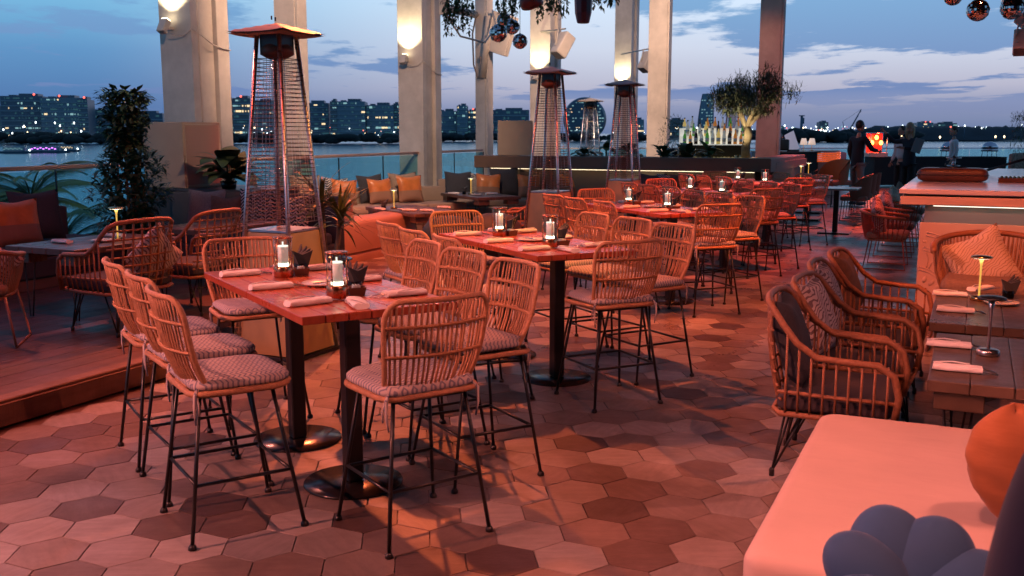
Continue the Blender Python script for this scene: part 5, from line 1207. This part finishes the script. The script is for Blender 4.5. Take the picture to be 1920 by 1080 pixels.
d = bpy.data.lights.new('heat_glow', 'POINT'); d.energy = 60; d.color = (1, .1, .03); d.shadow_soft_size = .1; o = bpy.data.objects.new('heat_glow', d); C.objects.link(o); o.location = (11.15, 30.3, 1.4)
for k, x in enumerate((12.0, 13.35, 14.6)):
    t = thing('chafing_dish', (x, 30.45, .912), 0, 'round silver chafing dish with domed lid, %s from the heat lamps' % ('first', 'second', 'third')[k], 'chafing dish', 'chafing dishes on the buffet')
    MB().lathe([(.24, .16), (.25, .22), (.24, .23)], 20).build('pan', steel, t); q = MB(); q.lathe([(.24, .232), (.22, .34), (.15, .42), (0, .46)], 20); q.build('dome_lid', mat('polished_lid', (.5, .5, .55), .12, metal=1), t)
    b = MB(); [b.tube([(.2 * math.cos(a), .2 * math.sin(a), .17), (.22 * math.cos(a), .22 * math.sin(a), 0)], .01, 4) for a in (.8, 2.4, 4, 5.5)]; b.build('stand', steel, t)
for x, y, lab in ((15.2, 29.2, 'near the man in white'), (16.5, 28.5, 'below the right hedge')):
    t = thing('armchair', (x, y, 0), .4, 'tan armchair ' + lab, 'armchair'); MB().box((0, 0, .4), (.8, .75, .4), bev=.06).build('seat', PM['taupe'], t); MB().box((0, .35, .7), (.8, .15, .7), bev=.06).build('backrest', PM['taupe'], t)
    for sx_ in (-1, 1): MB().box((sx_ * .33, 0, .1), (.06, .6, .2)).build('leg', black_metal, t)

# ------------------------------------------------------------------ plants
leaf_dk = mat('dark_green_leaf', (.05, .085, .03), .45, noise=(6, .4, 3)); leaf_md = mat('green_leaf', (.06, .11, .035), .45, noise=(6, .4, 3)); leaf_y = mat('yucca_leaf', (.13, .14, .04), .5, noise=(8, .3, 3)); bark = mat('bark', (.22, .16, .10), .9, noise=(12, .35, 5), bump=(18, .8)); palm_l = mat('palm_frond', (.10, .15, .06), .6)
pot_m = mat('black_glazed_pot', (.015, .014, .014), .15); soil = mat('potting_soil', (.02, .014, .01), .95)
def leaf_card(b, p, d, up, ln, wd, curl=.25, seg=2):
    d = d.normalized(); sd = d.cross(up).normalized() if d.cross(up).length > .01 else Vector((1, 0, 0)); nn = sd.cross(d)
    vs = []; m_ = seg
    for i in range(m_ + 1):
        t = i / m_; w_ = wd * math.sin(PI * min(.97, .12 + .86 * t)) ; c = p + d * ln * t - nn * curl * ln * t * t
        vs += [c - sd * w_ / 2 + nn * w_ * .15, c + sd * w_ / 2 + nn * w_ * .15]
    b.add(vs, [(2 * i, 2 * i + 1, 2 * i + 3, 2 * i + 2) for i in range(m_)], True)
def rv(r_): 
    while 1:
        v = Vector((r_.uniform(-1, 1), r_.uniform(-1, 1), r_.uniform(-1, 1)))
        if .05 < v.length < 1: return v.normalized()
# tall leafy bush
t = thing('potted_bush', (-4.15, 10.75, PZ), 0, 'tall dark leafy potted bush beside the glass railing', 'bush')
MB().lathe([(.20, 0), (.24, .36), (.25, .38), (.22, .38), (.20, .33), (0, .33)], 20).build('pot', pot_m, t)
rr = random.Random(12); b = MB(); st = MB()
for k in range(9):
    a = k * .7; tipp = Vector((.16 * math.cos(a) * (1 if k else 0), .16 * math.sin(a), 1.85 - .12 * k)); st.tube([(0, 0, .3), tipp * .5 + Vector((.04 * math.cos(a), .04 * math.sin(a), .1)), tipp], [.018, .012, .005], 5)
st.build('stem', bark, t)
def bushr(z): return .40 * (1 - .52 * max(0, (z - .7) / 1.25)) * (.85 + .22 * math.sin(z * 7.0 + 1) + .12 * math.sin(z * 17))
for k in range(3300):
    z = rr.uniform(.30, 1.95); a = rr.uniform(0, 2 * PI); rad = bushr(z) * rr.uniform(.45, 1.08) * (1 + .16 * math.sin(3 * a + z * 6)); p = Vector((rad * math.cos(a), rad * math.sin(a), z))
    d = Vector((math.cos(a), math.sin(a), rr.uniform(-.3, .9))) + rv(rr) * .6; leaf_card(b, p, d, Vector((0, 0, 1)), rr.uniform(.05, .13), rr.uniform(.035, .07), rr.uniform(.05, .5))
b.build('foliage', leaf_dk, t, kind='stuff')
# fiddle-leaf plant on the cabinet
def bigleaf(name, loc, label, n, ln, wd, h0_, spread, seed, lm_=leaf_dk, pot=(.14, .24), grp='broad leaved plants'):
    rr = random.Random(seed); t = thing(name, loc, 0, label, 'plant', grp)
    if pot: MB().lathe([(pot[0] * .8, 0), (pot[0], pot[1]), (pot[0] * .9, pot[1]), (pot[0] * .85, pot[1] - .03), (0, pot[1] - .03)], 18).build('pot', pot_m, t)
    z0 = pot[1] - .03 if pot else 0; s_ = MB()
    for k in range(n):
        a = k * 2.4 + rr.uniform(-.3, .3); el_ = rr.uniform(.1, 1.1); hh = z0 + h0_ * rr.uniform(.15, 1); base = Vector((spread * .35 * math.cos(a) * rr.random(), spread * .35 * math.sin(a) * rr.random(), hh))
        s_.tube([(0, 0, z0 - .02), base * .6 + Vector((0, 0, z0 * .4)), base], [.006, .005, .004], 4)
        q = MB(); d = Vector((math.cos(a) * math.cos(el_), math.sin(a) * math.cos(el_), math.sin(el_)))
        leaf_card(q, base, d, Vector((0, 0, 1)), ln * rr.uniform(.75, 1.2), wd * rr.uniform(.8, 1.15), rr.uniform(.2, .6), 6); q.build('leaf', lm_, t)
    s_.build('stem', bark, t); return t
bigleaf('fiddle_leaf_plant', (-3.35, 11.72, PZ + .846), 'broad dark leaved plant in front of the tan speaker box', 38, .36, .22, .26, .6, 4, pot=(.10, .09))
for k, (x, y) in enumerate(((1.35, 18.6), (1.75, 18.5), (2.2, 18.3), (2.75, 18.0), (3.15, 17.9), (3.5, 17.75))):
    bigleaf('planter_plant', (x, y, 1.13), 'glossy broad leaved plant on the planter wall, %s from the left' % ('first', 'second', 'third', 'fourth', 'fifth', 'sixth')[k], 16, .24, .15, .22, .30, 20 + k, leaf_md if k % 2 else leaf_dk, None, 'glossy plants on the planter wall')
# yucca in black pot
t = thing('yucca_plant', (-1.55, 8.35, 0), 0, 'spiky drooping yucca in a glossy black pot behind the big heater', 'plant')
MB().lathe([(.15, 0), (.20, .16), (.20, .42), (.15, .52), (.15, .56), (.19, .58), (.18, .59), (.13, .57), (.12, .50), (0, .50)], 24).build('pot', pot_m, t)
rr = random.Random(6)
heads = [Vector((-.06, 0, 1.06)), Vector((.09, .02, .92))]
for hd in heads: MB().tube([(hd.x * .3, 0, .48), (hd.x * .8, .01, .75), hd], [.026, .022, .024], 7).build('trunk', bark, t)
for hd in heads:
    for k in range(44):
        a = rr.uniform(0, 2 * PI); el_ = rr.uniform(-.3, 1.4); q = MB(); d = Vector((math.cos(a) * math.cos(el_), math.sin(a) * math.cos(el_), math.sin(el_)))
        leaf_card(q, hd + Vector((0, 0, rr.uniform(-.08, .06))), d, Vector((0, 0, 1)), rr.uniform(.22, .38), .032, rr.uniform(.1, .75), 5); q.build('leaf', leaf_y, t)
# olive tree in the planter bar
t = thing('olive_tree', (4.47, 19.0, 1.12), 0, 'gnarled olive tree with a round crown between two posts', 'tree')
rr = random.Random(14)
MB().tube([(0, 0, 0), (-.02, 0, .22), (.03, 0, .48), (-.02, .02, .70)], [.10, .075, .085, .07], 9).build('trunk', bark, t)
br = MB(); tips = []
for k in range(13):
    a = k * 2 * PI / 13 * 1.9; r1 = rr.uniform(.28, .62); tp = Vector((r1 * math.cos(a), r1 * math.sin(a) * .8, rr.uniform(.95, 1.5))); md = Vector((tp.x * .4 + .05 * math.cos(a + 1), tp.y * .4, .82 + .12 * rr.random()))
    br.tube([(-.01, .01, .60), md, tp], [.045, .026, .008], 6); tips.append(tp)
    for j in range(3): e = tp + rv(rr) * .25; br.tube([md.lerp(tp, .6), e], [.010, .003], 4); tips.append(e)
br.build('branch', bark, t); b = MB()
for k in range(6800):
    tp = rr.choice(tips); p = tp + rv(rr) * rr.uniform(.02, .24); p.z = max(p.z, .86 + abs(p.x) * .1)
    leaf_card(b, p, rv(rr) + Vector((0, 0, .2)), Vector((0, 0, 1)), rr.uniform(.09, .14), .05, .1, 1)
b.build('crown', mat('olive_leaf', (.09, .10, .05), .6, noise=(6, .4, 3)), t, kind='stuff')
t = thing('shrub', (3.55, 21.8, 1.2), 0, 'small dark round shrub behind the bottle shelves', 'shrub'); b = MB()
for k in range(900): p = rv(rr); q_ = Vector((p.x * .42, p.y * .3, .42 + p.z * .42)) * rr.uniform(.6, 1.0); leaf_card(b, q_, p + rv(rr) * .6, Vector((0, 0, 1)), .07, .04, .2, 1)
b.build('foliage', leaf_dk, t, kind='stuff'); MB().lathe([(.15, -1.2), (.18, .1), (0, .1)], 12).build('pot', pot_m, t)
# hedge at the right
t = thing('hedge', (9.92, 18.6, 0), 0, 'dense dark trimmed hedge cut by the right edge of the picture', 'hedge'); b = MB()
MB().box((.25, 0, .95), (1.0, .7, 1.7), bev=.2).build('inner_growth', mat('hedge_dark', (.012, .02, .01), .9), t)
for k in range(5200):
    x = rr.uniform(-.42, .85); y = rr.uniform(-.5, .5); z = rr.uniform(.05, 2.02); m_ = rr.choice([0, 1, 2])
    if m_ == 0: x = -.36 + rr.gauss(0, .05)
    elif m_ == 1: y = -.46 + rr.gauss(0, .05)
    else: z = 1.92 + rr.gauss(0, .06)
    leaf_card(b, Vector((x, y, z)), rv(rr), Vector((0, 0, 1)), .06, .035, .2, 1)
b.build('foliage', leaf_md, t, kind='stuff')
# palms below the railing
def palm(x, y, zt, n, ln, seed, lab):
    rr = random.Random(seed); t = thing('palm_tree', (x, y, -7.7), 0, lab, 'palm tree', 'palms growing below the railing')
    h = zt + 7.7; MB().tube([(0, 0, 0), (.2, .1, h * .5), (.1, 0, h)], [.22, .17, .15], 9).build('trunk', bark, t)
    for k in range(n):
        a = k * 2.4; el_ = rr.uniform(.0, 1.35); q = MB(); prev = None; L_ = ln * rr.uniform(.8, 1.1)
        pts = []
        for i in range(13):
            s = i / 12; rad = L_ * s * math.cos(el_ * (1 - .35 * s)); z = h + L_ * (s * math.sin(el_) - .62 * s * s); pts.append(Vector((.1 + rad * math.cos(a), rad * math.sin(a), z)))
        q.tube(pts, [.02 - .015 * i / 12 for i in range(13)], 4)
        for i in range(1, 13):
            d = (pts[i] - pts[i - 1]).normalized(); sd = d.cross(Vector((0, 0, 1))).normalized()
            for o_ in (0, .25, .5, .75):
                for s_ in (-1, 1):
                    p = pts[i - 1].lerp(pts[i], o_); w_ = .36 * math.sin(PI * min(.95, (i + o_) / 13 + .12)) * L_ / 2
                    leaf_card(q, p, d * .8 + sd * s_ - Vector((0, 0, .25)), Vector((0, 0, 1)), w_ * 1.15, .034, .3, 2)
        q.build('frond', palm_l, t)
palm(-9.3, 16.6, -.15, 26, 2.1, 1, 'palm crown behind the glass at the left edge'); palm(-7.6, 16.2, -.35, 26, 2.2, 2, 'second palm crown seen through the glass beside the pillows'); palm(-5.9, 15.3, -1.0, 24, 1.9, 3, 'lower lit palm behind the tall leafy bush')
palm(-10.8, 22, .15, 24, 2.2, 4, 'farther palm rising just above the handrail at left')

# ------------------------------------------------------------------ hung from the canopy
mir = mat('mirror_facet', (.62, .58, .56), .09, metal=1, objcol=False)
def ball(x, y, z, r_, lab):
    t = thing('mirror_ball', (x, y, z), rr.uniform(0, 1), lab, 'disco ball', 'mirror balls hung from the canopy')
    q = MB(); n_, m_ = 26, 15
    for i in range(m_):
        for k in range(n_):
            p0, p1 = PI * i / m_, PI * (i + 1) / m_; a0, a1 = 2 * PI * k / n_, 2 * PI * (k + 1) / n_
            c = [Vector((math.sin(p) * math.cos(a), math.sin(p) * math.sin(a), math.cos(p))) for p, a in ((p0, a0), (p1, a0), (p1, a1), (p0, a1))]
            md = sum(c, Vector()) / 4; j = rv(rr) * .16; vs = [(md + (v - md) * .93 + (v - md).cross(j) * 1.2 + (v - md).cross(md).cross(j) * .8) * r_ for v in c]; q.add(vs, [(0, 1, 2, 3)])
    q.build('mirror_facets', mir, t, kind='stuff'); MB().ell((0, 0, 0), (r_ * .965,) * 3, 18, 12).build('core', black_metal, t)
    MB().tube([(0, 0, r_ * .95), (0, 0, 6.09 - z)], .004, 4).build('wire', black_metal, t); MB().lathe([(.015, r_ * .96), (.015, r_ * 1.08)], 8).build('cap', steel, t)
for x, y, z, r_, lab in ((-.19, 14, 3.0, .122, 'biggest mirror ball at the lower left of the hanging cluster'), (.0, 14.15, 3.10, .105, 'mirror ball in the middle of the hanging cluster'), (-.11, 14.3, 3.21, .10, 'topmost mirror ball touching the hanging leaves'), (.11, 14, 2.89, .103, 'lowest mirror ball of the hanging cluster'),
                         (4.12, 9, 2.715, .095, 'single mirror ball near the top right'), (4.47, 9.1, 2.745, .10, 'mirror ball left of the right edge spotlights'), (4.62, 9.4, 2.85, .10, 'mirror ball in the top right corner'), (3.98, 9.2, 2.86, .08, 'mirror ball just showing at the top edge')):
    ball(x, y, z, r_, lab)
def vine(pts, lab, n, drop, seed):
    rr = random.Random(seed); t = thing('hanging_vine', pts[0], 0, lab, 'vine', 'leafy garlands along the canopy wires'); P0 = Vector(pts[0]); b = MB(); s_ = MB()
    for i in range(len(pts) - 1): s_.tube([Vector(pts[i]) - P0, Vector(pts[i + 1]) - P0], .005, 4)
    for k in range(n):
        f_ = rr.random() * (len(pts) - 1); i = min(len(pts) - 2, int(f_)); p = Vector(pts[i]).lerp(Vector(pts[i + 1]), f_ - i) - P0; L_ = drop(f_ / (len(pts) - 1)) * rr.uniform(.4, 1)
        e = p + Vector((rr.uniform(-.06, .06), rr.uniform(-.1, .1), -L_)); s_.tube([p, e], .0025, 3)
        for j in range(int(6 + L_ * 34)):
            c = p.lerp(e, rr.random()); d = rv(rr); d.z = -abs(d.z) * .8; leaf_card(b, c, d, Vector((0, 0, 1)), rr.uniform(.05, .085), .034, .2, 2)
    b.build('leaves', leaf_md, t, kind='stuff'); s_.build('stem', bark, t)
vine([(-.98, 14, 3.48), (-.75, 14, 3.50), (-.52, 14, 3.42)], 'leafy garland hanging by the second column', 26, lambda f: .60 * (1 - .25 * f), 2)
vine([(-.22, 14, 3.45), (.1, 14, 3.50), (.5, 14, 3.46), (.8, 14, 3.52)], 'leafy garland around the glowing red pendant', 34, lambda f: .20 + .18 * math.sin(f * 9) ** 2, 3)
vine([(1.0, 13.5, 3.52), (1.25, 13.5, 3.47), (1.5, 13.5, 3.56)], 'short leafy garland beside the hanging speaker', 14, lambda f: .24, 4)
t = thing('pendant_lamp', (.26, 13.2, 3.29), 0, 'dark red pendant lamp glowing warm at the top of the picture', 'lamp', rot=(R(28), R(-22), 0))
MB().lathe([(.04, .20), (.12, .15), (.155, .05), (.15, -.01), (.145, -.01), (.11, .10), (0, .13)], 24).build('shade', mat('dark_red_shade', (.16, .03, .02), .3), t); MB().ell((0, 0, .03), (.10, .10, .06), 16, 8).build('bulb', mat('warm_bulb', (0, 0, 0), emit=(1, .62, .38), es=4), t); MB().tube([(0, 0, .18), (0, 0, 1.5)], .006, 4).build('cord', black_metal, t)
t = thing('hanging_speaker', (.70, 10, 2.71), 0, 'dark tapered speaker hanging above the round disc tower', 'speaker')
MB().lathe([(.055, 0), (.062, .01), (.082, .10), (.088, .22), (.085, .36), (.05, .40)], 10, smooth=False).build('body', mat('dark_purple_body', (.05, .02, .03), .4), t); MB().tube([(0, 0, .38), (0, 0, 3.38)], .01, 5).build('rod', black_metal, t)
def projector(x, y, z, s, ax_, lab, arm):
    t = thing('floodlight', (x, y, z), 0, lab, 'spotlight', 'white can floodlights'); M = Vector(ax_).normalized().to_track_quat('Z', 'Y').to_euler()
    q = MB(); q.box((0, 0, 0), (s * .55, s * .55, s), bev=s * .05); o = q.build('can', plaster, t); o.rotation_euler = M
    q = MB(); q.box((0, 0, s * .51), (s * .47, s * .47, s * .02)); o = q.build('front_glass', mat('flood_glass', (.1, .1, .1), .1), t); o.rotation_euler = M
    q = MB(); q.tube([(-s * .31, -s * .1, 0), (-s * .2, -s * .1, s * .62), (s * .1, 0, s * .66), arm], s * .035, 5); q.tube([(-s * .31, -s * .33, 0), (-s * .29, -s * .33, 0)], s * .05, 6); q.build('bracket', plaster, t)
projector(1.30, 25.9, 3.85, .62, (-.45, -.3, -.85), 'white floodlight hanging right of the third column', (-.55, .9, .42))
projector(3.82, 28.6, 3.62, .55, (-.4, -.3, -.9), 'smaller white floodlight between the fourth column and the tall pale post', (-.45, 2.5, .40))
projector(4.52, 9.0, 2.44, .22, (-.25, -.5, -.8), 'brown lit floodlight at the right edge below the mirror balls', (.25, .3, .5))
projector(4.68, 9.2, 2.62, .22, (.5, -.5, -.6), 'upper floodlight in the top right corner', (.25, .3, .6))

# ------------------------------------------------------------------ people
skin_m = mat('skin', (.45, .25, .17), .55); blazer = mat('dark_blazer', (.012, .014, .024), .8); shirt_w = mat('white_shirt', (.62, .60, .60), .8); trous = mat('pale_trousers', (.30, .27, .25), .8); trous_b = mat('black_trousers', (.012, .012, .015), .8); hair_d = mat('dark_hair', (.02, .014, .01), .5); hair_b = mat('blond_hair', (.42, .28, .14), .5, noise=(20, .3, 3, (4, 4, 1))); shoe_m = mat('dark_shoe', (.02, .018, .02), .4)
def skinned(name, verts, edges, radii, root, m, parent, sub=2, extra=None):
    me = bpy.data.meshes.new(name); me.from_pydata([tuple(v) for v in verts], edges, []); me.update(); o = bpy.data.objects.new(name, me); C.objects.link(o)
    md = o.modifiers.new('s', 'SKIN'); md.use_smooth_shade = True; md.branch_smoothing = .3
    for i, r_ in enumerate(radii): sv = me.skin_vertices[0].data[i]; sv.radius = r_ if isinstance(r_, tuple) else (r_, r_); sv.use_root = (i == root)
    sb = o.modifiers.new('u', 'SUBSURF'); sb.levels = sub; sb.render_levels = sub
    dg = bpy.context.evaluated_depsgraph_get(); ne = bpy.data.meshes.new_from_object(o.evaluated_get(dg)); bpy.data.objects.remove(o)
    if extra:
        b = MB(); b.v = [tuple(v.co) for v in ne.vertices]; b.f = [tuple(p.vertices) for p in ne.polygons]; b.sm = [True] * len(b.f); extra(b); ne = b.mesh(name)
    ne.materials.clear(); ne.materials.append(m); return link(name, ne, parent)
def person(x, y, ang, lab, arms, top, bottom, hair, s=1., longhair=False, female=False, turn=0.):
    """arms: two lists (left, right) of elbow and wrist positions in body space; +Y is the front"""
    t = thing('person', (x, y, 0), fac(ang), lab, 'person'); t.scale = (s, s, s); t['group'] = 'people standing at the buffet'
    sw = .17 if female else .20; hz = 1.40 if female else 1.44
    J = [(0, 0, .95), (0, .0, 1.15), (0, .01, 1.32), (0, 0, 1.47), (0, .015, 1.56)]; E = [(0, 1), (1, 2), (2, 3), (3, 4)]; Rr = [(.10, .07), (.09, .065), (.10, .068), (.05, .05), (.05, .05)]
    hands = []
    for sd, A in zip((-1, 1), arms):
        i = len(J); el_, wr = Vector(A[0]), Vector(A[1]); hd = wr + (wr - el_).normalized() * .085
        J += [(sd * sw, 0, hz), tuple(el_), tuple(wr), tuple(hd)]; E += [(2, i), (i, i + 1), (i + 1, i + 2), (i + 2, i + 3)]; Rr += [(.042, .042), (.034, .034), (.026, .026), (.032, .018)]; hands.append((wr, hd))
    for sd in (-1, 1):
        i = len(J); J += [(sd * .09, 0, .86), (sd * .10, .015, .48), (sd * .10, -.02, .09), (sd * .11, .13, .035)]; E += [(0, i), (i, i + 1), (i + 1, i + 2), (i + 2, i + 3)]; Rr += [(.066, .066), (.05, .05), (.038, .038), (.036, .028)]
    hc = Vector((0, .03, 1.68)); Mh = Matrix.Rotation(turn, 3, 'Z')
    def extra(b):
        def E_(c, d, n=14, m=10): b.ell(hc + Mh @ Vector(c), d, n, m)
        E_((0, 0, .01), (.076, .093, .112)); E_((0, .03, -.05), (.055, .065, .06)); E_((0, .094, -.01), (.012, .02, .022)); E_((0, .085, -.052), (.022, .012, .007))
        for sd in (-1, 1): E_((sd * .077, -.0, -.005), (.012, .02, .03)); E_((sd * .03, .083, .02), (.014, .010, .008), 8, 6)
        for wr, hd in hands:
            d = (hd - wr).normalized(); sdv = d.orthogonal().normalized()
            for k in range(4): p = hd + sdv * (-.024 + .016 * k) - d * .01; b.tube([p, p + d * (.035 + .006 * (k in (1, 2))), p + d * (.06 + .008 * (k in (1, 2))) + Vector((0, 0, -.012))], [.0088, .008, .006], 6)
            p = wr + d * .04 + sdv * .03; b.tube([p, p + sdv * .022 + d * .03, p + sdv * .026 + d * .055], [.010, .0085, .0065], 6)
    skinned('body', J, E, Rr, 0, skin_m, t, 2, extra)
    # clothes follow the same joints, a little fuller
    tj, te, tr_ = J[:3] + [(0, 0, 1.455)], [(0, 1), (1, 2), (2, 3)], [(.168, .125), (.15, .118), (.178, .125), (.072, .068)]
    for sd, A in zip((-1, 1), arms):
        i = len(tj); el_, wr = Vector(A[0]), Vector(A[1]); tj += [(sd * sw, 0, hz), tuple(el_), tuple(el_.lerp(wr, .93))]; te += [(2, i), (i, i + 1), (i + 1, i + 2)]; tr_ += [(.073, .073), (.056, .056), (.042, .042)]
    if top is blazer: tj.append((0, 0, .80)); te.append((0, len(tj) - 1)); tr_.append((.175, .13))
    skinned('blazer' if top is blazer else 'shirt', tj, te, tr_, 0, top, t)
    bj = [(0, 0, .93)]; be = []; brr = [(.155, .118)]
    for sd in (-1, 1): i = len(bj); bj += [(sd * .09, 0, .84), (sd * .10, .015, .48), (sd * .10, -.015, .10)]; be += [(0, i), (i, i + 1), (i + 1, i + 2)]; brr += [(.102, .102), (.075, .075), (.06, .06)]
    skinned('trousers', bj, be, brr, 0, bottom, t)
    q = MB(); q.ell(hc + Mh @ Vector((0, -.018, .035)), (.087, .095, .105), 16, 10)
    if longhair:
        for sd in (-1, 0, 1): q.ell(hc + Mh @ Vector((sd * .05, -.055, -.08)), (.06, .055, .17), 12, 10)
    q.build('hair', hair, t)
    for sd in (-1, 1): q = MB(); q.ell(hc + Mh @ Vector((sd * .03, .089, .018)), (.009, .006, .006), 8, 6); q.build('eye', hair_d, t)
    for sd in (-1, 1): q = MB(); q.ell((sd * .105, .05, .045), (.052, .145, .045), 14, 8); q.build('shoe', shoe_m, t)
    if top is blazer and not female: q = MB(); q.add([(-.06, .122, 1.46), (.06, .122, 1.46), (.045, .155, 1.30), (0, .150, 1.05), (-.045, .155, 1.30)], [(0, 1, 2, 3, 4)]); q.build('shirt_front', shirt_w, t)
    return t
dn = [(-.24, -.03, 1.16), (-.25, .08, .92)]; dnr = [(.24, -.03, 1.16), (.25, .08, .92)]
person(7.85, 22.6, 20, 'man in a dark blazer and pale trousers standing at the end of the aisle', (dn, [(.22, .18, 1.20), (.12, .42, 1.16)]), blazer, trous, hair_d, 1.06)
w_ = person(9.42, 23.6, 205, 'blond woman in black pointing with raised hand and holding a folder', ([(-.22, .10, 1.22), (-.05, .26, 1.24)], [(.36, .10, 1.36), (.50, .26, 1.58)]), blazer, trous_b, hair_b, 1.04, True, True, .6)
fo_ = thing('folder', (9.47, 23.27, 1.34), R(25), 'grey folder held by the blond woman', 'folder', rot=(R(10), R(14), R(20))); MB().box((0, 0, 0), (.26, .02, .34)).build('cover', mat('grey_folder', (.22, .21, .21), .6), fo_); MB().box((.005, .013, .005), (.24, .006, .32)).build('sheets', linen, fo_)
person(9.78, 25.0, 200, 'dark haired person in a white shirt half hidden behind the blond woman', (dn, dnr), shirt_w, trous_b, hair_d, 1.0)
person(11.35, 25.6, 165, 'man in a white shirt and black trousers standing alone at right', (dn, dnr), shirt_w, trous_b, hair_d, 1.0, turn=.4)

t = thing('tree_uplight', (4.2, 18.55, 1.13), 0, 'small brass uplight at the foot of the olive tree', 'uplight')
MB().lathe([(.05, 0), (.055, .10), (.045, .10), (.04, .06), (0, .06)], 14).build('housing', brass, t); MB().lathe([(.04, .065), (0, .066)], 12).build('lens', glow, t)
spot('tree_light', (4.2, 18.55, 1.26), (4.45, 19.0, 2.4), 60, (1, .85, .5), 100, .8, .04, housing=False)
